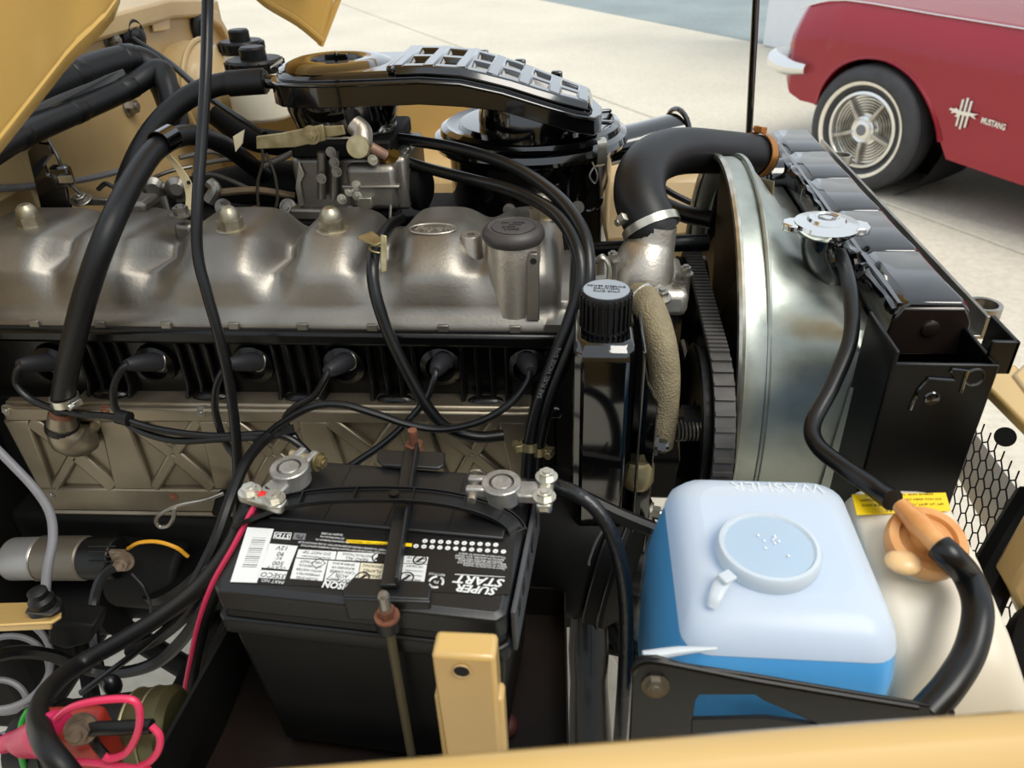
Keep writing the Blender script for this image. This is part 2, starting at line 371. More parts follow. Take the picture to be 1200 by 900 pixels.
# far inner fender and its top
MB().lohi((XF-.03, .45, 1.10), (XF, .93, 1.245)).build('firewall_upper', tan_d, body)
MB().lohi((XF-.055, .45, .95), (XF-.025, .95, 1.12)).build('firewall_step', tan_d, body)
MB().lohi((XF, 1.50, .3), (.3, 1.53, .95)).build('inner_fender', tan_d, body, bevel=.01)
MB().rings([[V((x, 1.47, 1.055-q)), V((x, 1.47, 1.085-q)), V((x, 1.52, 1.095-q)), V((x, 1.66, 1.08-q)), V((x, 1.74, 1.0-q)), V((x, 1.76, .6)), V((x, 1.5, .6))] for x, q in ((-1.2, 0), (-.6, 0), (-.22, .0), (-.1, .05), (0, .09), (.15, .13), (.27, .18))]).build('outer_fender', tan, body, bevel=.008)
MB().lohi((-.5, 1.28, .86), (.35, 1.5, .9)).build('fender_apron', tan_d, body, bevel=.02)
MB().rings([[V((x, 1.30-.06*math.sin((x+.35)*5), .88)), V((x, 1.33, .99)), V((x, 1.5, 1.0)), V((x, 1.5, .87))] for x in (-.34, -.25, -.15, -.05, .05, .15, .26)]).build('wheel_arch_bulge', tan_d, body, bevel=.02)
MB().lohi((-.145, 1.27, .9), (-.12, 1.31, 1.06)).build('apron_bracket', tan_d, body, bevel=.004)
# near fender
def ye(x): return .179+.146*x-.02*(x-.1)**2
prof = [(.012, -.25), (.012, -.03), (.0, -.012), (0, 0), (-.004, .004), (-.014, .004), (-.02, .0), (-.028, .002), (-.05, .006), (-.11, .004), (-.19, -.03), (-.25, -.1), (-.26, -.22)]
MB().rings([[V((x, ye(x)+a, 1.118+b)) for a, b in prof] for x in [-.9+.1*k for k in range(21)]], close=False).build('near_fender', tan, body, smooth=50)
# beige bracket post with a hole
pa = at(505, 768, Y=.30); pb = at(580, 768, Y=.30)
post = MB().prism([V((pa.x, .30, .80)), V((pb.x, .30, .80)), V((pb.x, .30, pa.z)), V((pa.x, .30, pa.z))], (0, .02, 0)).build('bracket_post', tan, body, bevel=.003)
MB().lohi((pa.x-.003, .303, .80), (pb.x+.003, .318, pa.z-.045)).build('post_flange', tan, post, bevel=.003)
hc = at(541, 786, Y=.2995)
MB().cyl(hc, hc-V((0, .0006, 0)), .0052, n=20).build('hole', shadowblk, post)
MB().torus(hc-V((0, .0004, 0)), (0, 1, 0), .0054, .0006, 24, 6).build('hole_rim', tan_d, post)
# front panel right of the radiator and dark lower members
MB().prism([at(1186, 438, Z=1.0), at(1300, 590, Z=1.0), at(1420, 560, Z=1.0), at(1225, 400, Z=1.0)], (0, 0, -.03)).build('front_panel', tan, body, bevel=.004)
MB().prism([at(1140, 452, Z=.985), at(1186, 438, Z=.985), at(1300, 590, Z=.985), at(1290, 604, Z=.985)], (0, 0, .012)).build('front_panel_lip', tan, body, bevel=.003)
MB().tube([at(1215, 585, Y=.56), at(1160, 680, Y=.5), at(1128, 760, Y=.46)], .018, n=10).build('support_tube', dark, body)
MB().prism([at(1184, 692, Y=.47), at(1222, 628, Y=.47), at(1260, 640, Y=.47), at(1215, 760, Y=.47)], (.0, .03, 0)).build('headlight_panel', tan_d, body, bevel=.004)
MB().lathe([(.09, 0), (.095, .02), (.085, .03), (.06, .05), (.02, .055)], at(1290, 830, Y=.42), (.3, -.4, .9), 30).build('headlight_bucket', dark, body)
MB().lohi((-1.2, .25, .36), (.48, .34, .46)).build('frame_rail', dark, body, bevel=.01)
MB().lohi((.43, .9, .78), (.47, 1.5, .88)).build('grille_shell', tan, body, bevel=.012)
MB().lohi((.43, .3, .44), (.47, 1.5, .54)).build('lower_valance', tan, body, bevel=.012)
MB().lohi((-1.2, 1.2, .36), (.48, 1.3, .46)).build('frame_rail', dark, body, bevel=.01)
# grille mesh: hexagonal wires
g0, gx, gz = V((.45, .92, .885)), V((.45, .47, .885)), V((.45, .92, .55))
GX, GZ = gx-g0, gz-g0
gm = MB(); W2, H2 = 11, 16
nx, nz_ = GX.normalized(), GZ.normalized()
cw, ch = .0165, .0195
def gpt(i, j):   # honeycomb lattice points
    return g0+nx*(i*cw)+nz_*(j*ch)
def wire(a, b):
    gm.cyl(a, b, .0009, n=5, caps=False)
for r in range(0, 18):
    for c in range(0, 27):
        off = .5*(r % 2)
        t = gpt(c+off, r); b = gpt(c+off, r+.62); l = gpt(c+off-.5, r+1); rr = gpt(c+off+.5, r+1)
        wire(t, b); wire(b, l); wire(b, rr)
gmo = gm.build('grille_mesh', dark, body); gmo['kind'] = 'stuff'
MB().tube([g0-nx*.004, g0-nx*.004+GZ], .004, n=6, k=1).build('mesh_edge', steel, body)
# things seen through the mesh
MB().prism([at(1128, 520, Y=.95), at(1145, 505, Y=.95), at(1215, 600, Y=.8), at(1195, 640, Y=.8)], (0, .01, -.05)).build('bumper_bar', mat('bright_white_paint', 'f0f0f0', .2), body, bevel=.004)
MB().cyl(at(1178, 512, Y=.8), at(1178, 512, Y=.81), .012).build('grommet', dark, body)
# small items on the firewall
for px, py in ((128, 48), (150, 125), (36, 158)):
    MB().hexa(at(px, py, X=XF), (1, 0, 0), .011, .014).build('bolt', steel, body)
for px, py in ((153, 43), (233, 33)):
    c = at(px, py, X=XF+.002)
    MB().lathe([(.031, 0), (.031, .006), (.024, .012), (.014, .01), (.011, .02), (.005, .022)], c, (1, 0, 0), 28).build('rubber_grommet', rub, body)
MB().prism([at(175, 18, X=XF+.004), at(197, 15, X=XF+.004), at(197, 35, X=XF+.004), at(178, 38, X=XF+.004)], (.004, 0, 0)).build('sealing_patch', tan, body, bevel=.002)

# ================================================================== HOOD
hood = thing('hood', 'raised beige hood seen from below at upper left', 'hood', (-.5, .9, 1.2))
edge = [V((-.49, 1.5, 1.176)), V((-.52, 1.47, 1.215)), at(300, 0, Y=1.43), V((-.575, 1.36, 1.325)), V((-.56, 1.15, 1.40)), V((-.50, .9, 1.43)), V((-.42, .72, 1.40)), at(130, 0, Y=.60), at(65, 82, Y=.545), at(0, 165, Y=.50), at(-70, 254, Y=.46)]
hd = V((.42, 0, .91))
ek = spline(edge, 5)
def hoodsec(k, inset=0):
    return [p+hd*k+V((0, (1.0-p.y)*inset, 0)) for p in ek]
MB().rings([hoodsec(k) for k in (0, .02, .06, .2, .5, .8, 1.1)], close=False).build('hood_skin', tanhood, hood, solid=.012, smooth=60)
MB().tube([p+hd*.012 for p in ek], .007, n=8, k=1).build('rear_lip', tanhood, hood)
fe = V((-.49, 1.5, 1.176))
MB().tube([fe, fe+hd*.5+V((.05, .02, 0)), fe+hd*1.1+V((.05, .02, 0))], .006, n=8, k=2).build('side_lip', tanhood, hood)
MB().rings([[p+hd*k+V((0, -.015, -.01)) for p in spline([V((-.49, 1.46, 1.25)), V((-.53, 1.36, 1.33)), V((-.53, 1.1, 1.38)), V((-.45, .8, 1.38))], 4)] for k in (.05, .12)], close=False).build('brace_rib', tanhood, hood, solid=.015, bevel=.003)
# ================================================================== ENGINE
def bolt(px, py, Y, ax, r, h, m, par, name='bolt'):
    return MB().hexa(at(px, py, Y=Y), ax, r, h).build(name, m, par)
YE = .72
# ---- block and head
blockt = thing('engine_block', 'black painted cast engine block and ribbed cylinder head below the silver valve cover', 'engine', (-.38, .85, .5))
MB().lohi((-.75, .74, .5), (-.03, 1.0, .93)).build('crankcase', dark, blockt, bevel=.01)
MB().lohi((-.74, .735, .905), (-.025, .95, 1.0)).build('cylinder_head', blk, blockt, bevel=.004)
MB().lohi((-.745, .716, .893), (-.02, .75, .909)).build('head_ledge', blk, blockt, bevel=.005)
MB().lohi((-.745, .716, .985), (-.02, .75, 1.003)).build('head_rail', blk, blockt, bevel=.005)
plugs = [(65, 424), (185, 424), (299, 424), (405, 425), (518, 426), (620, 427)]
pp = [at(a, b, Y=.735) for a, b in plugs]
for i, p in enumerate(pp):
    MB().lathe([(.026, 0), (.024, .008), (.017, .012), (.015, .004)], p, (0, -1, 0), 20).build('plug_boss', blk, blockt)
    if i:
        q = (pp[i-1]+p)/2
        for k in (-1.5, -.5, .5, 1.5):
            x = q.x+k*.017
            MB().rings([[V((x-.004, .737, z)), V((x-.0025, .737-d, z)), V((x+.0025, .737-d, z)), V((x+.004, .737, z))] for z, d in ((.912, .02), (.925, .013), (.95, .012), (.975, .012), (.985, .014))]).build('rib', blk, blockt, bevel=.0015)
        MB().ball((q.x, .722, .914), (.022, .008, .006), 12, 6).build('casting_lug', blk, blockt)
MB().lohi((-.03, .75, .5), (-.005, 1.0, 1.0)).build('timing_cover', dark, blockt, bevel=.004)
MB().torus(at(632, 405, Y=.733), (0, -1, 0), .012, .004, 20, 8).build('core_plug', blk, blockt)
# ---- valve cover
vc = thing('valve_cover', 'long grey cast aluminium valve cover with scalloped top on the engine', 'valve cover', (-.38, .82, 1.003))
XL, XR = -.735, -.014
val = [(-.592, .016, .5), (-.478, .024, .9), (-.338, .020, 1.0), (-.222, .022, .95), (-.108, .02, .45)]
def vsec(x, e):
    g = min(1, sum(d*math.exp(-((x-c)/w_)**2) for c, w_, d in val))
    zt = 1.091-.030*g-.0; yn = .775+.045*g; zs = 1.066-.012*g; ys = .738+.018*g
    c = (1-e); cy = .825
    P_ = [(.722, 1.003), (.722, 1.013), (.731, 1.016), (.733, 1.03), (.735+.012*g, 1.05-.008*g), (ys, zs-.006), (ys+.004, zs), (yn-.018+.012*g, zt-.013), (yn, zt-.002), (yn+.008, zt), (.82+.02*g, zt+.001), (.875, zt-.002), (.892, zt-.01), (.91, 1.05), (.915, 1.016), (.925, 1.013), (.925, 1.003)]
    o = []
    for i, (y, z) in enumerate(P_):
        if 2 <= i <= 14: y = cy+(y-cy)*(1-.22*e); z = 1.013+(z-1.013)*(1-.75*e*e)
        o.append(V((x, y, z)))
    return o
xs = [XL, XL+.008]+[XL+.008+(XR-XL-.016)*k/150 for k in range(1, 150)]+[XR-.008, XR]
secs = []
for x in xs:
    dl = max(0, .045-(x-XL-.008))/.045; dr = max(0, .035-(XR-.008-x))/.035
    secs.append(vsec(x, 1.0 if x in (XL, XR) else max(1-math.sqrt(max(0, 1-dl*dl)), 1-math.sqrt(max(0, 1-dr*dr)))))
MB().rings(secs).build('cover_shell', alum, vc, smooth=75)
MB().lohi((XL-.004, .719, 1.0), (XR+.004, .928, 1.005)).build('gasket', rub, vc)
for k in range(9):
    MB().lohi((-.70+.078*k, .7185, 1.004), (-.688+.078*k, .7225, 1.0125)).build('flange_tab', alum, vc, bevel=.001)
for px, py in ((38, 266), (272, 270), (390, 271), (634, 256)):
    c = at(px, py, Z=1.088)
    n_ = MB().lathe([(.0185, 0), (.0185, .0025), (.017, .0035), (.012, .0036)], c, n=24).build('washer', nutm, vc)
    MB().cyl(c+V((0, 0, .003)), c+V((0, 0, .014)), .0145, n=6).lathe([(.0122, .0135), (.0122, .018), (.0105, .0235), (.0065, .0275), (.0, .0285)], c, n=20).build('acorn_nut', nutm, vc)
c = at(553, 290, Y=.785)
MB().lathe([(.017, -.016), (.0125, -.008), (.0115, .014), (.0105, .0155), (.0045, .0155), (.004, .006), (0, .006)], c, n=24, caps=False).build('threaded_boss', alum2, vc)
# filler neck and cap
c = at(602, 283, Y=.757)
MB().lathe([(.029, -.1), (.0285, -.02), (.0275, 0), (.0265, .004)], c, n=32).build('filler_neck', alum2, vc)
cp = MB().lathe([(.024, -.001), (.0305, .002), (.033, .007), (.033, .011), (.031, .015), (.0265, .0175), (.0225, .0165), (.0222, .0172), (.0, .0182)], c, n=40).build('oil_cap', oilcap, vc)
MB().torus(c+V((0, 0, .0172)), (0, 0, 1), .0222, .0007, 32, 6).build('cap_ring', oilcap, cp)
for dx, dy, sx, sy in ((-.009, .007, .008, .0012), (0, .0085, .0012, .006), (.006, .007, .011, .0012), (.002, .001, .013, .0012), (-.004, -.005, .014, .0012), (.006, -.008, .0012, .008), (-.007, -.009, .0012, .007), (.001, -.011, .012, .0012)):
    MB().box(c+V((dx, dy, .0184)), (sx, sy, .0014)).build('cap_mark', oilcap, cp)
a, b = at(617, 376, Y=.724), at(632, 376, Y=.724); t1_ = at(618, 306, Y=.73); t2_ = at(632, 306, Y=.73)
mid = (t1_+t2_)/2
MB().prism([a, b, t2_, mid+V((.004, 0, .008)), mid+V((-.004, 0, .008)), t1_], (0, .008, 0)).build('lug_strap', alum, vc, bevel=.001)
MB().cyl(mid+V((0, -.001, .0)), mid+V((0, .002, 0)), .0034, n=14).build('lug_hole', shadowblk, vc)
# raised oval emblem
c = at(507, 268, Z=1.0915)
em = MB()
em.rings([[c+V(((.026+r*math.cos(2*PI*j/6))*math.cos(2*PI*i/40), (.0155+r*math.cos(2*PI*j/6))*math.sin(2*PI*i/40), r*math.sin(2*PI*j/6))) for j in range(6)] for i in range(41) for r in (.0011,)], True, False)
emo = em.build('oval_emblem', alum2, vc)
text('emblem_script', 'Toyota', c+V((0, 0, .0004)), (1, 0, 0), (0, 1, 0), .0165, alum2, vc, ext=.0008, shear=.3)
MB().lohi((-.57, .86, 1.085), (-.53, .9, 1.1)).build('rear_boss', alum, vc, bevel=.005)
MB().lohi((-.485, .83, 1.058), (-.462, .85, 1.083)).build('rear_boss', alum, vc, bevel=.005)
bolt(213, 252, .84, (0, 0, 1), .009, .01, steel, vc)
# ---- push rod side cover
sc_ = thing('side_cover', 'pressed steel side cover with X shaped ribs below the black cylinder head', 'engine cover', (-.38, .71, .74))
Ys = .708
TL, TR, BL, BR = at(4, 471, Y=Ys), at(622, 478, Y=Ys), at(58, 594, Y=Ys), at(612, 600, Y=Ys)
MB().prism([TL, TR, BR, BL], (0, .03, 0)).build('cover_plate', panel, sc_, bevel=.003)
st = MB()
def bar(*px):
    st.prism([at(a, b, Y=Ys+.002) for a, b in px], (0, -.0095, 0))
bar((6, 472), (621, 479), (621, 492), (12, 489)); bar((50, 566), (612, 573), (611, 599), (60, 593))
K = 5
for k in range(K):
    o = 116*k
    tl, tr, bl, br = (38+o, 488), (120+o, 488), (68+o, 568), (138+o, 568)
    if k == 0: bar((8, 487), tl, bl, (50, 568))
    bar(tr, (38+o+116, 489), (68+o+116, 569), br)
    cx, cy = (tl[0]+tr[0]+bl[0]+br[0])/4, 528
    for q, w_ in ((tl, 7), (tr, 7), (bl, 7), (br, 7)):
        dx, dy = q[0]-cx, q[1]-cy; L = math.hypot(dx, dy); nx_, ny_ = -dy/L*w_, dx/L*w_
        bar((cx+nx_, cy+ny_), (q[0]+nx_, q[1]+ny_), (q[0]-nx_, q[1]-ny_), (cx-nx_, cy-ny_))
st.build('pressed_ribs', panel, sc_, bevel=.003)
bar = None
MB().tube([at(60, 598, Y=Ys), at(330, 602, Y=Ys), at(612, 606, Y=Ys)], .0055, n=8, k=1).build('lower_bead', panel, sc_)
for px, py in ((10, 480), (125, 481), (237, 482), (345, 484), (456, 486), (566, 488), (205, 580), (62, 578)):
    MB().hexa(at(px, py, Y=Ys-.004), (0, -1, 0), .0055, .005).build('bolt', rust if px in (125, 205) else steel, sc_)
pp_ = pts((105, 512, .703), (92, 516, .69), (80, 512, .683), (73, 500, .682), (72, 485, .682))
MB().tube(pp_, [.017, .02, .021, .017, .014], n=18).build('breather_elbow', panel, sc_)
MB().cyl(at(73, 503, Y=.682), at(73, 497, Y=.682), .0185).build('elbow_collar', rub, sc_)
MB().cyl(at(73, 498, Y=.682), at(73, 480, Y=.682), .0135).build('rusty_spigot', rust, sc_)
# ---- hoses helper
def clamp(par, c, d, r, m=zincb, name='hose_clamp', scr=None, wd=.009):
    d = V(d).normalized(); o = MB().lathe([(r+.0005, -wd/2), (r+.0022, -wd/2), (r+.0022, wd/2), (r+.0005, wd/2)], c, d, 28, caps=False).build(name, m, par)
    s = V(scr).normalized() if scr else perp(d)[0]; t = d.cross(s).normalized()
    MB().box(V(c)+s*(r+.005), (.012, wd*.9, .008), m=Matrix((t, d, s)).transposed()).cyl(V(c)+s*(r+.006)-t*.011, V(c)+s*(r+.006)-t*.004, .0045, n=6).build('clamp_screw', m, o, bevel=.0008)
    return o
def hose(name, label, cat, p, r, m=rub, n=14, group=None):
    p = [V(q) for q in p]
    mm = sum(p, V())/len(p)
    t = thing(name, label, cat, (mm.x, mm.y, min(q.z for q in p)), group)
    MB().tube(p, r, n=n).build('hose_body', m, t); return t
def wirething(name, label, p, r, m, cat='wire', group=None, n=8):
    o = MB().tube([V(q) for q in p], r, n=n).build(name, m); return tag(o, label, cat, group)
# breather hose over the cover
h2 = hose('breather_hose', 'thick black hose arching over the valve cover down to the side cover pipe', 'hose', pts((330, 222, 1.12), (300, 198, 1.08), (262, 170, 1.0), (222, 158, .93), (186, 172, .86), (158, 208, .79), (128, 268, .715), (102, 340, .685), (84, 410, .68), (75, 455, .682), (73, 482, .682)), .0125)
clamp(h2, at(76, 468, Y=.682), (0.02, .0, 1), .0135, scr=(1, -.4, 0))
MB().lathe([(.0128, -.014), (.0142, -.014), (.0142, .014), (.0128, .014)], at(193, 164, Y=.872), at(210, 158, Y=.905)-at(176, 178, Y=.84), 24, caps=False).build('retaining_sleeve', gloss, h2)
st_ = [at(*q) if 0 else at(q[0], q[1], Y=q[2]) for q in ((192, 178, .87), (205, 192, .875), (218, 212, .875), (224, 232, .872), (222, 252, .865))]
sb = MB()
sp = spline(st_, 6)
sb.rings([[p+V((-.006, 0, .003)), p+V((.006, 0, -.003)), p+V((.006, .0015, -.003)), p+V((-.006, .0015, .003))] for p in sp])
so_ = sb.build('support_strap', mat('cream_strap', 'd6c69c', .5), h2)
MB().cyl(at(221, 214, Y=.873), at(221, 214, Y=.8715), .0024, n=12).build('strap_hole', shadowblk, so_)
h1 = hose('crankcase_hose', 'thick black hose curving from the air duct down behind the valve cover', 'hose', pts((312, 95, 1.06), (285, 96, 1.06), (250, 101, 1.05), (212, 120, 1.03), (178, 155, 1.0), (154, 200, .97), (140, 250, .95), (136, 300, .945)), .0145)
MB().cyl(at(310, 95, Y=1.06), at(268, 98, Y=1.055), .0168).build('hose_sleeve', rub, h1)
MB().cyl(at(330, 97, Y=1.06), at(306, 95, Y=1.06), .009).build('duct_spigot', gloss, h1)
wt_ = hose('drain_tube', 'thin black plastic tube hanging down across the valve cover left of centre', 'hose', pts((244, -60, .80), (243, 20, .78), (241, 90, .75), (236, 170, .72), (231, 245, .69), (232, 300, .675), (243, 345, .665), (257, 395, .655), (269, 450, .645), (277, 520, .63), (279, 590, .61), (277, 640, .60)), .0056, rubg)
# fuel hoses
f1 = hose('fuel_hose', 'outer of two black fuel hoses running from the carburettor over the valve cover end', 'hose', pts((452, 161, 1.0), (485, 165, .99), (540, 175, .95), (600, 195, .88), (650, 228, .80), (681, 268, .745), (690, 312, .71), (684, 360, .69), (666, 410, .675), (645, 465, .66), (631, 520, .645), (628, 570, .63)), .0072, rubg)
f2 = hose('fuel_hose', 'inner of two black fuel hoses running from the brass carburettor fitting over the valve cover', 'hose', pts((468, 187, .985), (500, 197, .97), (550, 210, .91), (605, 225, .85), (650, 250, .775), (675, 288, .725), (680, 330, .70), (668, 375, .685), (650, 420, .672), (632, 470, .658), (621, 520, .643), (617, 575, .625)), .0072, rubg)
d_ = at(500, 197, Y=.97)-at(468, 187, Y=.985)
clamp(f2, at(474, 189, Y=.983), d_, .0075, scr=(.2, -.3, 1))
d_ = at(485, 165, Y=.99)-at(452, 161, Y=1.0)
clamp(f1, at(458, 162, Y=.999), d_, .0075, scr=(0, -.2, 1))
clamp(f2, at(621, 522, Y=.643), (0, .2, 1), .0076, zinc, scr=(-1, -.3, 0))
clamp(f1, at(631, 527, Y=.644), (0, .2, 1), .0076, zinc, scr=(1, -.3, 0))
for f, a, b, s_ in ((f2, (655, 408), (633, 462), 'SAE FUEL HOSE 5/16'), ):
    p1, p2 = at(a[0], a[1], Y=.668), at(b[0], b[1], Y=.648)
    text('hose_print', s_, (p1+p2)/2+V((0, -.0035, 0)), p1-p2, V((-1, 0, .2)), .0062, greyp, f)
h3 = hose('vent_hose', 'black hose held by a brass coloured clip in front of the valve cover', 'hose', pts((470, 256, .93), (458, 263, .88), (445, 281, .80), (437, 305, .735), (439, 340, .712), (453, 385, .70), (475, 432, .69), (503, 480, .68), (528, 503, .68), (560, 512, .684), (590, 510, .69)), .0066, rubg)
cl = MB(); cl.prism([at(418, 280, Y=.742), at(436, 273, Y=.76), at(452, 284, Y=.735), at(440, 290, Y=.73)], (0, .0, .0025))
cl.prism([at(446, 275, Y=.735), at(453, 277, Y=.735), at(453, 318, Y=.722), at(446, 320, Y=.722)], (0, .002, 0)); cl.torus(at(442, 292, Y=.738), (.3, 0, 1), .0082, .0012, 20, 6)
cl.build('spring_clip', zinc, h3, bevel=.0006)
# ---- spark plug wires
wires = [
 ('spark plug wire nearest the firewall, looping left of the breather hose', (62, 424), (26, 427), [(20, 436, .69), (20, 452, .685), (42, 471, .68), (85, 484, .672), (135, 489, .67), (185, 503, .668), (250, 511, .665), (320, 509, .66), (352, 522, .655), (372, 548, .64), (385, 580, .63)]),
 ('spark plug wire second from the firewall, dropping to the side cover', (186, 423), (152, 427), [(142, 434, .69), (133, 455, .682), (137, 482, .675), (160, 503, .67), (205, 516, .667), (262, 514, .662), (305, 512, .66)]),
 ('spark plug wire third from the firewall, behind the thin hanging tube', (302, 423), (272, 426), [(262, 434, .69), (253, 455, .684), (253, 485, .678), (265, 520, .67), (285, 545, .66)]),
 ('spark plug wire fourth from the firewall, bending down left above the battery post', (407, 422), (386, 434), [(380, 446, .69), (368, 464, .684), (345, 478, .678), (334, 493, .672), (345, 512, .665), (360, 535, .65), (375, 570, .635)]),
 ('spark plug wire fifth from the firewall, crossing the black vent hose', (520, 421), (511, 434), [(508, 446, .69), (499, 468, .682), (475, 497, .672), (448, 521, .662), (420, 540, .65), (392, 560, .64), (370, 590, .63)]),
 ('spark plug wire farthest from the firewall, sweeping left along the side cover', (617, 421), (621, 434), [(618, 448, .69), (600, 471, .68), (565, 493, .672), (520, 503, .668), (480, 498, .665), (440, 485, .663), (400, 474, .662), (365, 477, .66), (330, 496, .657), (300, 520, .65)])]
for lab, a, b, rest in wires:
    pa_, pb_ = at(*a, Y=.727), at(*b, Y=.697)
    t = thing('spark_plug_wire', 'black '+lab, 'wire', (pb_.x, pb_.y, pb_.z-.05), 'spark plug wires')
    MB().tube([pb_]+pts(*rest), .0042, n=10).build('cable', rubg, t)
    dd = (pb_-pa_)
    MB().tube([pa_, pa_+dd*.35, pa_+dd*.75, pb_, pb_+dd*.12], [.0115, .011, .0095, .0075, .006], n=16, k=2).build('boot', bootm, t)
    MB().torus(pa_, dd, .0118, .001, 20, 6).build('plug_ring', steel, t)
tag(MB().tube([at(152, 491, Y=.668), at(138, 488, Y=.67)], .0085, n=12, k=1).build('wire_sleeve', rub), 'short black sleeve bundling two spark plug wires beside the breather pipe', 'sleeve')

# ================================================================== AIR CLEANER DUCT
dz = 0
duct = thing('air_intake_duct', 'gloss black ribbed air duct lid from the carburettor to the air cleaner', 'air duct', (-.2, 1.03, 1.15))
dt = [(-.398, 1.005, 1.055, 1.210), (-.392, .98, 1.08, 1.210), (-.375, .957, 1.10, 1.211), (-.35, .944, 1.113, 1.212), (-.31, .938, 1.12, 1.213), (-.26, .942, 1.12, 1.213), (-.2, .95, 1.12, 1.213), (-.15, .957, 1.12, 1.208), (-.1, .965, 1.118, 1.195), (-.05, .975, 1.113, 1.177), (-.01, .985, 1.108, 1.163), (.012, 1.0, 1.1, 1.156), (.022, 1.03, 1.07, 1.153)]
def dsec(x, a, b, z, low, hi, ins):
    return [V((x, a+ins, z+low)), V((x, a+ins*.4, z-.004)), V((x, a+ins*.4, z)), V((x, a+ins+.008, z+hi-.002)), V((x, a+ins+.014, z+hi)), V((x, b-ins-.014, z+hi)), V((x, b-ins-.008, z+hi-.002)), V((x, b-ins*.4, z)), V((x, b-ins*.4, z-.004)), V((x, b-ins, z+low))]
MB().rings([dsec(x, a+.006, b-.006, z, -.025 if x < -.1 else -.02, .0, .0) for x, a, b, z in dt]).build('duct_body', gloss_r, duct, bevel=.003)
MB().rings([[V((x, a, z)), V((x, a, z+.004)), V((x, b, z+.004)), V((x, b, z))] for x, a, b, z in dt]).build('flange', gloss, duct, bevel=.0015)
MB().rings([[V((x*.985-.002, a+.010, z+.003)), V((x*.985-.002, a+.018, z+.013)), V((x*.985-.002, b-.018, z+.013)), V((x*.985-.002, b-.010, z+.003))] for x, a, b, z in dt[1:-1]]).build('lid', gloss_r, duct, bevel=.004)
c = V((-.318, 1.03, 1.224))
MB().lathe([(.031, -.004), (.033, .006), (.037, .008), (.056, .007), (.068, .003), (.074, 0)], c, n=48, caps=False).build('bowl_rim', gloss, duct)
MB().lathe([(.0335, .001), (.03, .0006), (0, .0006)], c, n=40).build('bowl_floor', dark, duct)
MB().cyl(c, c+V((0, 0, .014)), .003).box(c+V((0, 0, .008)), (.03, .004, .008)).build('wing_nut', gloss, duct, bevel=.001)
MB().box(V((-.232, 1.03, 1.229)), (.010, .15, .008)).build('cross_rib', gloss, duct, bevel=.003)
ft = lambda k, x: interp([(q[0], q[k]) for q in dt], x)
def dpt(x, f, h): a, b = ft(1, x), ft(2, x); return V((x, a+.016+(b-a-.032)*f, ft(3, x)+h))
def strip(name, path, side, hw_, h):
    side = V(side); MB().rings([[p-side*hw_-V((0, 0, .004)), p-side*hw_*.6+V((0, 0, h)), p+side*hw_*.6+V((0, 0, h)), p+side*hw_-V((0, 0, .004))] for p in path]).build(name, gloss, duct, bevel=.002)
for f in (.05, .5, .95):
    strip('long_rib', [dpt(x, f, .0135) for x in (-.228, -.19, -.15, -.12, -.09, -.06, -.03, .004)], (0, 1, 0), .0135, .0055)
for x in (-.225, -.188, -.150, -.112, -.075, -.038, -.002):
    strip('cross_rib', [dpt(x, f, .0135) for f in (.0, .5, 1.0)], (1, 0, 0 if x < -.13 else -.35), .0125, .0062)
for x in (-.19, -.14, -.09, -.04):
    a = interp([(q[0], q[1]) for q in dt], x); z = interp([(q[0], q[3]) for q in dt], x)
    MB().box(V((x, a+.158, z+.008)), (.016, .012, .02)).build('edge_tab', gloss, duct, bevel=.003)
MB().lathe([(.075, 0), (.073, -.03), (.066, -.05), (.062, -.066), (.062, -.072)], V((-.315, 1.025, 1.205)), n=40).build('carburettor_horn', gloss, duct)
MB().lathe([(.066, 0), (.07, -.02), (.07, -.045), (.082, -.05)], V((-.075, 1.075, 1.165)), n=40).build('canister_horn', gloss, duct)
clipd = MB().tube(pts((330, 70, 1.06), (318, 80, 1.0), (330, 75, .99)), .002, n=6).build('spring_clip', gloss, duct)

# ================================================================== AIR CLEANER CANISTER
can = thing('air_cleaner', 'round gloss black air cleaner canister standing behind the valve cover', 'air cleaner', (-.078, 1.13, .93))
cc = V((-.078, 1.13, 1.117))
MB().lathe([(.112, -.19), (.118, -.185), (.119, -.03), (.124, -.026), (.124, -.02)], cc, n=56).build('canister_body', gloss, can)
MB().lathe([(.124, -.022), (.138, -.02), (.141, -.014), (.138, -.006), (.130, -.002), (.128, .006), (.12, .01), (.112, .006), (.104, .006), (.1, .012), (.09, .013)], cc, n=64).build('canister_lid', gloss, can)
for t in (.4, .9, 1.5, 2.2):
    e = V((math.cos(t-1.2), math.sin(t-1.2), 0))
    MB().box(cc+e*.104+V((0, 0, .013)), (.035, .01, .005), rz=t-1.2).build('lid_rib', gloss, can, bevel=.002)
MB().tube([cc+V((.09, .03, -.045)), cc+V((.16, .07, -.04)), cc+V((.22, .10, -.035))], [.035, .034, .036], n=20, flat=.75).build('inlet_snorkel', gloss_r, can)
MB().torus(cc+V((.222, .10, -.035)), V((.06, .03, .005)), .034, .004, 24, 8).build('snorkel_rim', gloss, can)
cA = at(703, 170, Y=1.02)
cq = [cA+V((0, .012, .006)), cA+V((.003, -.004, .004)), cA+V((.003, -.006, -.02)), cA+V((.0, .0, -.028))]
MB().rings([[p+V((-.006, -.003, 0)), p+V((.006, .003, 0)), p+V((.006, .005, 0)), p+V((-.006, -.001, 0))] for p in spline(cq, 4)]).build('toggle_clip', zincb, can)
MB().tube(pts((697, 194, 1.015), (691, 206, 1.012), (697, 215, 1.012), (700, 205, 1.012), (694, 190, 1.015)), .0012, n=6).build('wire_loop', steel, can)
MB().torus(at(690, 232, Y=1.025), (0, -1, 0), .018, .0025, 20, 8, 0, PI).build('strap_guide', gloss, can)
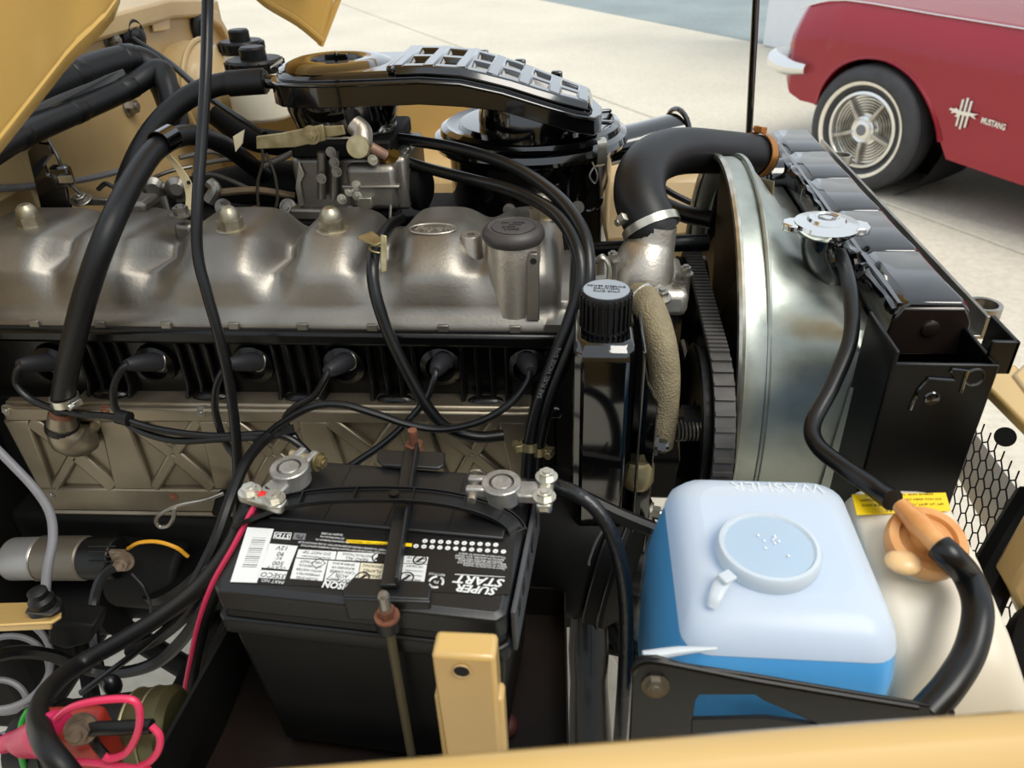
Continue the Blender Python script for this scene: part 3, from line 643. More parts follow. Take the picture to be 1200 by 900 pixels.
for px, py in ((597, 246), (677, 243)):
    MB().hexa(at(px, py, Y=.99), (0, -1, .2), .006, .008).build('bolt', steel, can)
MB().lohi((-.14, .99, .93), (-.01, 1.02, .985)).build('mount_bracket', gloss, can, bevel=.006)

# ================================================================== CARBURETTOR
cb_ = thing('carburettor', 'grey cast metal carburettor under the round end of the black air duct', 'carburettor', (-.31, 1.0, 1.03))
MB().lohi((-.375, .955, 1.055), (-.225, 1.08, 1.125)).build('main_body', alum, cb_, bevel=.006)
MB().lohi((-.385, .945, 1.045), (-.31, 1.09, 1.06)).build('base_flange', alum, cb_, bevel=.003)
MB().lohi((-.385, .94, 1.018), (-.29, 1.09, 1.045)).build('insulator', dark, cb_, bevel=.003)
MB().lohi((-.30, .935, 1.062), (-.235, .96, 1.12)).build('float_bowl', alum, cb_, bevel=.008)
MB().lohi((-.305, .93, 1.092), (-.23, .94, 1.097)).build('bowl_seam', alum, cb_, bevel=.002)
MB().lohi((-.37, .95, 1.125), (-.24, 1.08, 1.147)).build('air_horn', dark, cb_, bevel=.004)
MB().lathe([(.065, 0), (.066, .012), (.062, .018)], V((-.315, 1.025, 1.135)), n=32).build('horn_ring', alum, cb_)
for px, py in ((395, 201), (410, 224), (418, 217), (419, 229), (401, 233), (437, 187), (377, 209), (388, 178), (392, 190)):
    MB().hexa(at(px, py, Y=.934), (0, -1, .1), .0045, .006).build('screw', zincb if px > 398 else steel, cb_)
for px in (377, 392, 440):
    a, b = at(px, 178, Y=.945), at(px, 232, Y=.945); MB().cyl(a, b, .006, n=12).build('pillar', alum, cb_)
br = MB(); br.prism([at(300, 160, Y=.93), at(330, 156, Y=.93), at(378, 146, Y=.93), at(382, 165, Y=.93), at(345, 173, Y=.93), at(300, 175, Y=.93)], (0, .004, 0))
br.build('zinc_bracket', zinc, cb_, bevel=.001)
MB().prism([at(375, 148, Y=.935), at(402, 147, Y=.935), at(405, 158, Y=.935), at(375, 163, Y=.935)], (0, .004, 0)).build('bracket_end', zinc, cb_, bevel=.001)
MB().hexa(at(365, 158, Y=.93), (0, -1, 0), .008, .006).build('bolt', zinc, cb_)
MB().cyl(at(424, 172, Y=.94), at(419, 172, Y=.915), .0135, n=24).build('banjo_bolt', zinc, cb_)
MB().tube(pts((424, 172, .93), (424, 155, .945), (415, 146, .95)), .013, n=14).build('banjo_body', alum2, cb_)
MB().tube(pts((430, 170, .935), (443, 177, .94), (452, 182, .945)), .0065, n=12).build('fuel_pipe', mat('warm_pipe', '9c7c68', .5, .5), cb_)
MB().cyl(at(450, 181, Y=.95), at(462, 185, Y=.965), .011, n=6).build('brass_fitting', mat('brass', 'b08a3e', .35, .9), cb_)
MB().cyl(at(462, 185, Y=.965), at(478, 189, Y=.983), .0065, n=12).build('hose_nipple', steel, cb_)
MB().tube(pts((425, 142, 1.0), (438, 146, 1.0), (448, 158, 1.0), (456, 162, 1.0)), .014, n=16).build('vent_elbow', alum2, cb_)
MB().cyl(at(440, 160, Y=1.0), at(452, 161, Y=1.0), .0165, n=20).build('vent_ring', steel, cb_)
MB().lathe([(.03, 0), (.031, .012), (.02, .018), (.006, .02)], V((-.222, .99, 1.075)), (1, -.2, 0), 24).build('diaphragm', dark, cb_)
MB().tube(pts((455, 198, .95), (458, 230, .94), (457, 258, .93)), .0018, n=6).build('link_rod', steel, cb_)
MB().prism([at(450, 193, Y=.95), at(464, 197, Y=.95), at(462, 208, Y=.95), at(450, 206, Y=.95)], (0, .012, 0)).build('lever', steel, cb_, bevel=.001)
MB().prism([at(420, 232, Y=.925), at(435, 232, Y=.925), at(436, 245, Y=.925), at(418, 245, Y=.925)], (0, .01, 0)).build('bright_lever', zincb, cb_, bevel=.001)
MB().prism([at(350, 190, Y=.95), at(357, 205, Y=.95), at(352, 215, Y=.95), at(356, 240, Y=.95), at(350, 243, Y=.95), at(346, 220, Y=.95)], (0, .003, 0)).build('cam_plate', zincb, cb_, bevel=.001)
# linkage and manifold clutter behind the cover
lk = thing('throttle_linkage', 'steel throttle rods, levers and springs between firewall and carburettor', 'linkage', (-.5, .97, 1.05))
MB().tube(pts((255, 226, .95), (300, 223, .96), (345, 230, .98)), .005, n=10).build('cross_rod', mat('brown_rod', '6a5a44', .5, .5), lk)
MB().tube(pts((150, 222, 1.0), (195, 202, 1.02), (225, 195, 1.04)), .0028, n=8).build('control_rod', steel, lk)
MB().cyl(at(185, 219, Y=.95), at(212, 219, Y=.95), .006).build('pivot', steel, lk)
for px in (181, 208): MB().lathe([(.014, 0), (.015, .006), (.008, .012)], at(px, 219, Y=.95), (.3, -1, 0), 18).build('pivot_boss', steel, lk)
MB().prism([at(202, 227, Y=.945), at(228, 227, Y=.945), at(228, 238, Y=.945), at(206, 240, Y=.945)], (0, .015, 0)).build('bracket', steel, lk, bevel=.003)
MB().prism([at(165, 226, Y=.95), at(186, 228, Y=.95), at(200, 255, Y=.95), at(165, 255, Y=.95)], (0, .003, 0)).build('plate', panel, lk, bevel=.001)
MB().tube(pts((191, 230, .945), (197, 252, .94)), .006, n=10, k=1).build('stud', steel, lk)
MB().tube(pts((246, 214, .95), (252, 222, .945), (244, 236, .94)), .008, n=10).build('hook', steel, lk)
MB().tube(pts((306, 165, .95), (308, 190, .95), (302, 215, .95), (304, 245, .95), (316, 255, .95), (325, 235, .95), (322, 205, .95), (312, 180, .95)), .002, n=6).build('return_spring_wire', mat('dark_wire', '4a443c', .5, .5), lk)
for q in (((235, 192, 1.02), (270, 187, 1.05), (310, 190, 1.08), (345, 178, 1.0)), ((210, 185, 1.0), (245, 178, 1.03), (262, 182, 1.05)), ((310, 195, .98), (335, 184, .97), (360, 170, .96)), ((225, 205, 1.0), (255, 206, 1.02), (300, 225, 1.05))):
    MB().tube(pts(*q), .0032, n=8).build('control_cable', mat('grey_cable', '5a5650', .5), lk)
MB().prism([at(273, 160, Y=.96), at(286, 152, Y=.96), at(284, 168, Y=.96), at(276, 178, Y=.96)], (0, .003, 0)).build('pale_clip', mat('cream_clip', 'd8ccaa', .5), lk)
mf = thing('intake_manifold', 'dark cast intake manifold and pipes hidden behind the valve cover', 'manifold', (-.38, 1.1, .95))
MB().lohi((-.62, 1.0, .9), (-.15, 1.16, 1.02)).build('runner_casting', dark, mf, bevel=.03)
MB().tube([V((-.66, 1.1, 1.0)), V((-.5, 1.12, 1.03)), V((-.38, 1.12, 1.03))], .04, n=14).build('runner', dark, mf)
MB().lohi((-.42, .95, .98), (-.2, 1.0, 1.018)).build('heat_shield', rustdk, mf, bevel=.004)
for q in (((250, 240, .98), (290, 245, .98), (330, 250, .97)), ((335, 255, .96), (400, 252, .95), (470, 250, .95))):
    MB().tube(pts(*q), .006, n=8).build('pipe', dark, mf)
for k in range(6): MB().hexa(at(262+k*38, 243+(k % 2)*8, Y=.965), (0, -1, .4), .008, .009).build('bolt', rust if k % 2 else steel, mf)
MB().tube(pts((255, 135, 1.15), (290, 160, 1.12), (330, 168, 1.1), (372, 168, 1.06)), .018, n=12).build('heater_pipe', dark, mf)

# ================================================================== BRAKE MASTER CYLINDER
mc = thing('brake_master_cylinder', 'brake booster and master cylinder with two black capped white reservoirs', 'brake cylinder', (-.62, 1.35, 1.0))
BO_ = at(215, 108, X=XF)
MB().lathe([(.08, 0), (.085, .02), (.085, .05), (.074, .075), (.05, .095), (.045, .12)], BO_, (1, -.05, 0), 48).build('booster', tan_d, mc)
MB().torus(BO_+V((.05, -.0025, 0)), (1, -.05, 0), .086, .005, 48, 8).build('booster_seam', tan_d, mc)
MB().cyl(BO_+V((.09, 0, 0)), V((-.5, 1.43, 1.1)), .03).build('cylinder_body', dark, mc)
for (px, py, yy, r) in ((284, 60, 1.42, .042), (300, 82, 1.30, .05)):
    c = at(px, py, Y=yy)
    MB().lathe([(r*.9, -.075), (r, -.07), (r, -.012), (r*.86, 0)], c, n=28).build('reservoir', mat('milky_reservoir', 'd9d2bd', .4, sss=.2), mc, bevel=.002)
    cpn = MB().lathe([(r*.9, -.002), (r*.92, .004), (r*.92, .014), (r*.85, .018), (r*.42, .018), (r*.42, .033), (r*.36, .036), (0, .036)], c, n=36).build('reservoir_cap', plas, mc)
    for k in range(18):
        t = 2*PI*k/18; MB().box(c+V((math.cos(t)*r*.92, math.sin(t)*r*.92, .009)), (.004, .003, .012), rz=t).build('grip_rib', plas, cpn)
MB().tube([at(293, 112, Y=1.3), at(320, 118, Y=1.3), at(330, 135, Y=1.28)], .008, n=10).build('brake_pipe', zinc, mc)
MB().cyl(at(330, 115, Y=1.3), at(285, 112, Y=1.32), .032).build('amber_base', amber, mc)
tag(MB().tube([at(156, 46, X=XF+.02), at(200, 75, X=-.63), at(250, 118, X=-.53), at(310, 158, Y=1.03)], .005, n=10).build('throttle_cable', rubg), 'thin black cable running from a firewall grommet towards the carburettor', 'cable')
# wrapped hoses on the firewall
for k, (q, r, lab) in enumerate(((((-30, 160, .92), (25, 118, 1.05), (90, 88, 1.15), (150, 70, 1.25), (180, 82, 1.27), (200, 120, 1.25), (206, 160, 1.2)), .022, 'upper thick black wrapped hose running along the firewall'), (((-25, 188, .88), (22, 160, .98), (90, 130, 1.10), (150, 103, 1.2), (186, 82, 1.24), (196, 100, 1.22), (203, 135, 1.2)), .0165, 'lower thick black wrapped hose running along the firewall'))):
    q = [(a_, b_, c_*.88) for a_, b_, c_ in q]; r *= .9
    t = hose('wrapped_hose', lab, 'hose', pts(*q), r, rub, n=16, group='insulated hoses on the firewall')
    for j in (1, 2, 3):
        c = at(q[j][0], q[j][1], Y=q[j][2]); d = at(q[j+1][0], q[j+1][1], Y=q[j+1][2])-at(q[j-1][0], q[j-1][1], Y=q[j-1][2])
        MB().lathe([(r*1.0, -.01), (r*1.06, -.008), (r*1.06, .008), (r*1.0, .01)], c, d, 18, caps=False).build('tape_wrap', plas, t)
tag(MB().prism([at(0, 143, Y=.855), at(60, 112, Y=.96), at(140, 82, Y=1.055), at(145, 92, Y=1.055), at(60, 125, Y=.95), at(0, 158, Y=.845)], (.0, .01, 0)).build('foam_strip', mat('grey_foam', '4a4a4b', .8), bevel=.003), 'grey foam strip between the two wrapped hoses', 'foam strip')
# relay bracket
rb = thing('relay_bracket', 'gloss black bracket with relay clipped behind the valve cover at far left', 'bracket', at(60, 250, Y=.88))
MB().prism([at(31, 178, Y=.9), at(42, 167, Y=.90), at(58, 168, Y=.90), at(62, 180, Y=.90), at(52, 194, Y=.90), at(56, 205, Y=.90), at(75, 212, Y=.90), at(84, 250, Y=.90), at(50, 256, Y=.90)], (0, .006, 0)).build('plate', gloss, rb, bevel=.002)
MB().box(at(73, 206, Y=.88), (.022, .016, .026), rz=.3).build('relay', gloss, rb, bevel=.003)
MB().box(at(77, 210, Y=.87), (.016, .004, .008)).build('relay_label', zincb, rb)
MB().prism([at(42, 152, Y=.92), at(55, 148, Y=.92), at(56, 166, Y=.91), at(45, 166, Y=.91)], (0, .004, 0)).build('tan_strap', mat('strap_cream', 'cdb68a', .5), rb, bevel=.001)
MB().tube(pts((57, 165, .89), (68, 185, .88), (78, 210, .875), (95, 228, .875)), .002, n=6).build('lead', rubg, rb)
MB().prism([at(82, 232, Y=.93), at(125, 234, Y=.93), at(125, 241, Y=.93), at(84, 241, Y=.93)], (0, .01, 0)).hexa(at(96, 235, Y=.925), (0, -.4, 1), .009, .009).build('foot', steel, rb, bevel=.001)
wirething('grey_wire', 'pale grey wire pair running along the firewall behind the relay bracket', [at(-20, 222, X=XF+.01), at(40, 218, X=XF+.01), at(100, 210, X=XF+.02), at(150, 198, X=XF+.05)], .0045, grey)
wirething('harness_pigtail', 'short black pigtail lead with open connector on the thick hose', pts((115, 222, .90), (124, 215, .90), (135, 218, .90), (150, 200, .92)), .003, rubg)
# ================================================================== COOLING FRONT END
th = thing('thermostat_housing', 'rough cast aluminium water outlet housing left of the fan shroud', 'water outlet', at(755, 372, Y=.77))
bx = MB(); q0, q1 = at(700, 372, Y=.74), at(806, 366, Y=.74)
bx.prism([V((q0.x, .74, q0.z)), V((q1.x, .74, q0.z)), V((q1.x, .74, q0.z+.03)), V((q0.x, .74, q0.z+.03))], (0, .10, 0)).build('base_casting', alum2, th, bevel=.008)
MB().lohi((q0.x+.004, .745, .9), (q1.x-.01, .83, q0.z)).build('pump_casting', dark, th, bevel=.006)
g = spline([at(752, 345, Y=.785), at(752, 320, Y=.785), at(756, 298, Y=.79), at(764, 280, Y=.795), at(768, 266, Y=.80)], 4)
rr = [.046, .043, .040, .036, .032, .03, .028]
MB().tube([at(752, 348, Y=.785), at(752, 325, Y=.785), at(756, 305, Y=.79), at(763, 284, Y=.797), at(768, 262, Y=.80)], [.042, .040, .036, .029, .026], n=28, flat=.9).build('outlet_dome', alum2, th)
for px, py in ((718, 306), (797, 330), (803, 322)):
    c = at(px, py, Y=.76); MB().cyl(c-V((0, 0, .03)), c, .006).hexa(c, (0, 0, 1), .0058, .009).build('bolt', steel, th)
MB().hexa(at(775, 350, Y=.725), (0, -.3, 1), .007, .012).build('hose_bolt', steel, th)
MB().tube(pts((712, 345, .735), (714, 315, .735), (707, 301, .735), (699, 305, .735)), .005, n=8, flat=.5).build('hook_tab', zincb, th)
MB().prism([at(696, 328, Y=.76), at(712, 326, Y=.76), at(712, 345, Y=.76), at(696, 345, Y=.76)], (0, .01, 0)).build('label_plate', zincb, th)
uh = hose('upper_radiator_hose', 'fat black upper radiator hose bending from the water outlet to the radiator', 'hose', pts((767, 274, .80), (760, 258, .805), (750, 232, .825), (752, 205, .86), (768, 186, .91), (800, 177, .98), (850, 179, 1.07), (893, 183, 1.125)), .0285, rub, n=24)
clamp(uh, at(763, 266, Y=.803), at(750, 232, Y=.825)-at(767, 274, Y=.8), .0298, zincb, scr=(-1, -.3, .4))
clamp(uh, at(886, 182, Y=1.115), at(893, 183, Y=1.125)-at(850, 179, Y=1.07), .0296, mat('orange_gold_clamp', 'c98a4a', .35, .8, col2='a86f3a'), scr=(.1, .2, 1), wd=.014)
bh = hose('bypass_hose', 'tan woven bypass hose curving down beside the power steering reservoir', 'hose', pts((748, 348, .735), (756, 352, .722), (766, 372, .70), (775, 405, .68), (779, 440, .672), (777, 480, .668), (772, 520, .668)), .0158, braid, n=20)
clamp(bh, at(752, 350, Y=.729), V((.9, -.9, -.6)), .0162, zincb, scr=(1, 0, .6))
for q, r, lab in ((((690, 293, 1.0), (730, 291, .98), (775, 286, .95), (830, 284, .95)), .011, 'black lower coolant hose passing behind the water outlet'), (((765, 235, 1.05), (800, 250, 1.02), (835, 258, 1.0)), .012, 'short black hose stub running into the shadow beside the shroud'), (((770, 215, 1.2), (790, 228, 1.2), (815, 240, 1.2)), .005, 'thin black cable behind the upper radiator hose')):
    hose('heater_hose', lab, 'hose', pts(*q), r, rubg)
# ---- radiator
rad = thing('radiator', 'gloss black radiator with creased top tank at the right of the engine bay', 'radiator', (.32, .95, .45))
X0, X1, ZT = .285, .352, 1.078
n_seg = 5
ys = [.655+(1.255-.655)*k/n_seg for k in range(n_seg+1)]
for k in range(n_seg):
    a, b = ys[k]+.0012, ys[k+1]-.0012
    MB().rings([[V((X0, y, ZT-.07)), V((X0+.001, y, ZT-.016)), V((X0+.006, y, ZT-.006-d)), V((X0+.014, y, ZT-d)), V((X1-.008, y, ZT-d)), V((X1, y, ZT-.008-d)), V((X1, y, ZT-.07))] for y, d in ((a, .003), (a+.006, 0), ((a+b)/2, .0015), (b-.006, 0), (b, .003))]).build('tank_segment', gloss_r, rad, bevel=.0015)
wd_ = MB(); wp = [V((X0+.004+random.uniform(-.002, .002), .66+.59*k/40, ZT-.012+random.uniform(-.003, .002))) for k in range(41)]
wd_.tube(wp, [random.uniform(.004, .0075) for k in range(41)], n=8, k=2).build('weld_seam', gloss, rad)
MB().lohi((X0+.004, .66, ZT-.068), (X1-.004, 1.25, ZT-.005)).build('tank_core', gloss, rad)
e = [(X0+.006, ZT-.006), (X1-.006, ZT-.006), (X1+.002, ZT-.02), (X1+.005, ZT-.055), (X0-.006, ZT-.055), (X0+.0, ZT-.02)]
brn = mat('bronzed_black_paint', '2a201b', .3, .3, col2='1f1815', coat=.5)
ep = MB().prism([V((x, .652, z)) for x, z in e], (0, .004, 0)).build('end_plate', brn, rad, bevel=.002)
MB().lathe([(.0085, 0), (.008, .002), (.006, .003), (0, .0032)], V((.320, .652, ZT-.027)), (0, -1, 0), 24).build('end_rivet', brn, ep)
MB().lohi((X0-.012, .65, ZT-.085), (X1+.012, 1.26, ZT-.068)).build('header_plate', gloss, rad, bevel=.003)
MB().lohi((X0, .66, .48), (X1, 1.25, ZT-.08)).build('core', dark, rad)
# near side channel of folded sheet
fx0, fx1, zt = at(1046, 426, Y=.585).x, at(1172, 430, Y=.585).x, at(1105, 427, Y=.585).z
ch = MB()
ch.lohi((fx0, .585, .5), (fx1, .589, zt)).lohi((fx0, .585, .5), (fx0+.004, .66, zt+.012)).lohi((fx1-.004, .585, .5), (fx1, .66, zt))
chm = mat('satin_black_paint', '060607', .3, col2='040404', spec=.3)
sf = ch.build('side_channel', chm, rad, bevel=.0015)
emb = [at(x, y, Y=.5845) for x, y in ((1066, 480), (1076, 457), (1088, 443), (1119, 445), (1114, 436), (1116, 432), (1134, 434), (1126, 460))]
MB().tube(emb, .0016, n=6, k=1).build('pressed_edge', gloss, sf)
MB().lathe([(.007, 0), (.006, .0015), (.004, .001), (0, .001)], at(1092, 467, Y=.585), (0, -1, 0), 20).build('pressed_dimple', gloss, sf)
MB().torus(at(1142, 442, Y=.585), (0, -1, 0), .008, .0012, 20, 6).build('slot', gloss, sf)
MB().lohi((fx1-.004, .60, zt-.018), (fx1+.019, .604, zt+.014)).lohi((fx1+.015, .60, zt-.018), (fx1+.019, .65, zt+.014)).build('mount_ear', chm, rad, bevel=.001)
MB().hexa(V((fx1+.019, .628, zt-.002)), (1, -.1, 0), .007, .009).build('mount_bolt', steel, rad)
for y in (.70, 1.20):
    MB().lathe([(.016, -.012), (.016, .0), (.012, .0), (.012, -.012)], V((X1+.035, y, ZT-.025)), n=24, caps=False).build('mount_bushing', steel, rad)
MB().lohi((X1+.018, .66, ZT-.04), (X1+.022, 1.26, ZT-.018)).lohi((X1+.0, .66, ZT-.042), (X1+.022, 1.26, ZT-.038)).build('front_rail', steel, rad, bevel=.0008)
for k in range(12):
    MB().cyl(V((X1+.0175, .70+.045*k, ZT-.028)), V((X1+.0182, .70+.045*k, ZT-.028)), .0022, n=8).build('rail_hole', shadowblk, rad)
MB().cyl(V((.24, 1.128, ZT-.04)), V((.29, 1.13, ZT-.04)), .0305).torus(V((.262, 1.129, ZT-.04)), (1, 0, 0), .031, .004, 28, 8).build('inlet_neck', gloss, rad)
# filler neck and pressure cap
RC = at(968, 262, Z=1.098)
MB().tube([RC+V((0, 0, -.008)), RC+V((.002, 0, -.03)), V((RC.x+.02, RC.y, 1.045)), V((X0+.004, RC.y, 1.04))], [.024, .022, .024, .024], n=20).build('filler_neck', gloss, rad)
cap = MB().lathe([(.028, -.01), (.032, -.006), (.0335, -.002), (.032, .002), (.020, .004), (.0185, .007), (.013, .008), (.011, .0055), (.006, .0055), (.005, .0075), (0, .0078)], RC, n=48).build('pressure_cap', chrome, rad)
for s in (-1, 1):
    dd = V((1, -.12*1, 0)).normalized()*s
    MB().rings([[RC+dd*r+V((-dd.y, dd.x, 0))*w_+V((0, 0, z)) for w_, z in ((-hw, -.008), (hw, -.008), (hw, .001), (-hw, .001))] for r, hw in ((.028, .014), (.036, .0125), (.042, .008), (.044, .004))]).build('cap_ear', chrome, cap, bevel=.002)
MB().torus(RC+V((0, 0, .0072)), (0, 0, 1), .0085, .0009, 28, 6).build('cap_print_ring', greyp, cap)
MB().cyl(RC+V((.004, -.018, -.02)), RC+V((.006, -.036, -.03)), .005).build('overflow_nipple', gloss, rad)
oh = hose('overflow_hose', 'black rubber overflow hose from the radiator neck to the amber coolant cap', 'hose', [RC+V((.006, -.028, -.026))]+pts((985, 300, .765), (996, 340, .70), (997, 395, .645), (976, 450, .60), (953, 495, .565), (958, 522, .54), (990, 548, .51), (1025, 572, .487), (1046, 586, .468)), [.0068, .007, .0072, .0072, .0072, .0072, .0072, .0072, .008, .0088], rubg, n=16)
# ---- fan shroud
sh = thing('fan_shroud', 'galvanised steel fan shroud with round opening in front of the black radiator', 'fan shroud', (.2, .93, .6))
FC = V((.185, .925, .868)); RF = .252
n_ = 96
def rectpt(t):
    c, s = math.cos(t), math.sin(t); hy0, hy1, hz0, hz1 = .265, .30, .25, .168
    sy = (hy1 if c > 0 else hy0)/max(1e-6, abs(c)); sz = (hz1 if s > 0 else hz0)/max(1e-6, abs(s))
    k = min(sy, sz); return c*k, s*k
rs = []
for (x, mix) in ((.165, 0), (.172, 0), (.185, 0), (.20, .08), (.225, .4), (.25, .8), (.262, 1), (.282, 1)):
    ring = []
    for j in range(n_):
        t = 2*PI*j/n_; cy, cz = math.cos(t)*RF, math.sin(t)*RF; ry, rz = rectpt(t)
        if x < .172: cy, cz = cy*1.012, cz*1.012
        ring.append(V((x, FC.y+cy+(ry-cy)*mix, FC.z+cz+(rz-cz)*mix)))
    rs.append(ring)
MB().rings(rs, True, False).build('shroud_shell', galv, sh, solid=.0025, smooth=40)
MB().torus(V((.166, FC.y, FC.z)), (1, 0, 0), RF+.001, .0045, 96, 8).build('rim_bead', zincb, sh)
MB().torus(V((.194, FC.y, FC.z)), (1, 0, 0), RF+.002, .003, 96, 8).build('pressed_bead', galv, sh)
MB().prism([V((.262, .652, .985)), V((.283, .645, .985)), V((.283, .645, .62)), V((.245, .652, .62))], (.0, .002, 0)).build('side_flange', galv, sh)
MB().hexa(at(1028, 462, Y=.645), (0, -1, 0), .0075, .009).build('flange_bolt', zinc, sh)
# ---- fan
fan = thing('cooling_fan', 'dark steel cooling fan inside the galvanised shroud', 'fan', (.13, .925, .65))
fm = mat('steel_tan_reflection', '7a6a50', .45, .5, col2='5a4e3c')  # brown blade colour stands in for reflected tan
MB().lathe([(.05, -.03), (.055, -.01), (.055, .02), (.03, .03)], V((.19, FC.y, FC.z)), (1, 0, 0), 28).build('fan_hub', dark, fan)
for k in range(6):
    t = 2*PI*k/6+.35; e_ = V((0, math.cos(t), math.sin(t))); f_ = V((0, -math.sin(t), math.cos(t)))
    MB().rings([[V((.20, FC.y, FC.z))+e_*r+f_*(s*hw)+V((.022*s+z, 0, 0)) for s, z in ((-1, 0), (0, .004), (1, 0), (1, .002), (0, .006), (-1, .002))] for r, hw in ((.05, .035), (.12, .05), (.2, .058), (.232, .055))]).build('blade', fm, fan, bevel=.001)
# ---- pulleys and belt
PX = .142
P1, r1 = V((PX, .70, .905)), .088
P2, r2 = V((PX, FC.y+.0, .93)), .07
pl = thing('steering_pump_pulley', 'black power steering pulley with a threaded shaft in front of the fan shroud', 'pulley', P1-V((0, 0, r1)))
MB().lathe([(.02, -.03), (.02, -.012), (.05, -.012), (r1*.82, -.016), (r1*.95, -.022), (r1, -.02), (r1*.93, -.008), (r1*.93, .008), (r1, .012), (r1*.9, .014), (.02, .014)], P1, (1, 0, 0), 56).build('pulley_disc', plas, pl)
MB().tube([V((P1.x-.085, P1.y-.02, P1.z)), V((P1.x, P1.y, P1.z))], .011, n=16, k=1).build('shaft', gloss, pl)
for k in range(9):
    MB().torus(V((P1.x-.045+.004*k, P1.y-.012, P1.z)), (1, .2, 0), .0115, .0018, 18, 6).build('thread', steel, pl)
for dx, r in ((-.082, .018), (-.066, .016), (-.055, .02)):
    MB().cyl(V((P1.x+dx-.005, P1.y-.019, P1.z)), V((P1.x+dx+.005, P1.y-.017, P1.z)), r, n=24).build('collar', gloss, pl, bevel=.001)
pw = thing('water_pump_pulley', 'black grooved water pump pulley behind the toothed belt', 'pulley', P2-V((0, 0, r2)))
MB().lathe([(.015, -.05), (.02, -.015), (r2, -.018), (r2*.9, -.006), (r2*.9, .006), (r2, .016), (.02, .016)], P2, (1, 0, 0), 44).build('pulley_disc', plas, pw)
for dx, r in ((-.045, .055), (-.07, .05)):
    MB().lathe([(r*.3, -.006), (r, -.006), (r*.85, 0), (r, .006), (r*.3, .006)], V((P2.x+dx, P2.y-.12, P2.z-.01)), (1, 0, 0), 36).build('idler_sheave', plas, pw)
# belt loop in the plane X = PX
dC = V((0, P2.y-P1.y, P2.z-P1.z)); L = dC.length; base_a = math.atan2(dC.z, dC.y); off = math.acos((r1-r2)/L)
path = []
for k in range(41):
    t = base_a+off+(2*PI-2*off)*k/40; path.append((P1+V((0, math.cos(t), math.sin(t)))*r1, V((0, math.cos(t), math.sin(t)))))
for k in range(21):
    t = base_a-off+2*off*k/20; path.append((P2+V((0, math.cos(t), math.sin(t)))*r2, V((0, math.cos(t), math.sin(t)))))
fine = []
for i in range(len(path)):
    (a, na), (b, nb) = path[i], path[(i+1) % len(path)]
    m_ = max(1, int((b-a).length/.004))
    for j in range(m_): fine.append((a+(b-a)*j/m_, (na+(nb-na)*j/m_).normalized()))
belt = thing('drive_belt', 'cogged black drive belt around the pulleys left of the fan shroud', 'belt', P1-V((0, 0, r1+.01)))
fine.append(fine[0])
beltm = mat('belt_rubber', '4b4845', .6, col2='3a3836', vs_=60)
MB().rings([[p+V((-.010, 0, 0))-n2*.002, p+V((-.010, 0, 0))+n2*.004, p+V((.010, 0, 0))+n2*.004, p+V((.010, 0, 0))-n2*.002] for p, n2 in fine], True, False).build('belt_band', beltm, belt)
tb = MB()
for i in range(0, len(fine)-1, 2):
    p, n2 = fine[i]; t_ = V((0, -n2.z, n2.y))
    tb.box(p+n2*.005, (.0195, .0042, .004), m=Matrix((V((1, 0, 0)), t_, n2)).transposed())
tbo = tb.build('belt_cogs', beltm, belt); tbo['kind'] = 'stuff'
# ---- power steering reservoir
ps = thing('power_steering_reservoir', 'gloss black square power steering reservoir with ribbed screw cap', 'reservoir', (.02, .62, .75))
qa, qb = at(672, 408, Y=.585), at(748, 408, Y=.585)
zc = qa.z; xm0, xm1 = qa.x, qb.x
def rr_(x0, x1, y0, y1, z, c=.008):
    return [V(p) for p in ((x0+c, y0, z), (x1-c, y0, z), (x1, y0+c, z), (x1, y1-c, z), (x1-c, y1, z), (x0+c, y1, z), (x0, y1-c, z), (x0, y0+c, z))]
MB().rings([rr_(xm0+.012, xm1-.01, .60, .655, zc-.31), rr_(xm0+.002, xm1-.002, .588, .665, zc-.275), rr_(xm0, xm1, .582, .668, zc-.25), rr_(xm0, xm1, .580, .668, zc-.012), rr_(xm0+.001, xm1-.001, .582, .668, zc-.004), rr_(xm0+.004, xm1-.004, .589, .664, zc+.003)]).build('tank', gloss, ps, bevel=.002)
pc = at(709, 385, Y=.622)
MB().lathe([(.024, -.012), (.024, -.004), (.022, 0), (.021, .004), (.0215, .03), (.0225, .031), (.0225, .037), (.0215, .039), (0, .039)], pc, n=40).build('screw_cap', plas, ps)
cpo = [o for o in ps.children if o.name.startswith('screw_cap')][0]
for k in range(26):
    t = 2*PI*k/26; MB().box(pc+V((math.cos(t)*.0222, math.sin(t)*.0222, .021)), (.003, .0022, .032), rz=t).build('grip_rib', plas, cpo, bevel=.0005)
MB().cyl(pc+V((0, 0, .0388)), pc+V((0, 0, .0396)), .0205, n=40).build('cap_top', silverp, cpo)
for dy, s_, z_ in ((.0055, 'POWER STEERING', .0042), (.0005, 'CAUTION', .0052), (-.005, 'FLUID ONLY', .0042)):
    text('cap_print', s_, pc+V((0, dy, .0398)), (1, -.1, 0), (.1, 1, 0), z_, blackp, cpo)
MB().prism([V((xm1+.006, .60, zc-.01)), V((xm1+.012, .592, zc-.04)), V((xm1+.022, .59, zc-.06)), V((xm1+.022, .59, zc-.25)), V((xm1+.006, .59, zc-.25))], (0, .006, 0)).prism([V((xm1+.004, .58, zc+.0)), V((xm1+.007, .58, zc+.0)), V((xm1+.007, .58, zc-.27)), V((xm1+.004, .58, zc-.27))], (0, .08, 0)).build('bracket_plate', gloss, ps, bevel=.0015)
MB().lathe([(.014, 0), (.016, .006), (.016, .022), (.012, .03)], at(748, 538, Y=.60), (0, -.2, -1), 20).build('banjo_union', zinc, ps)
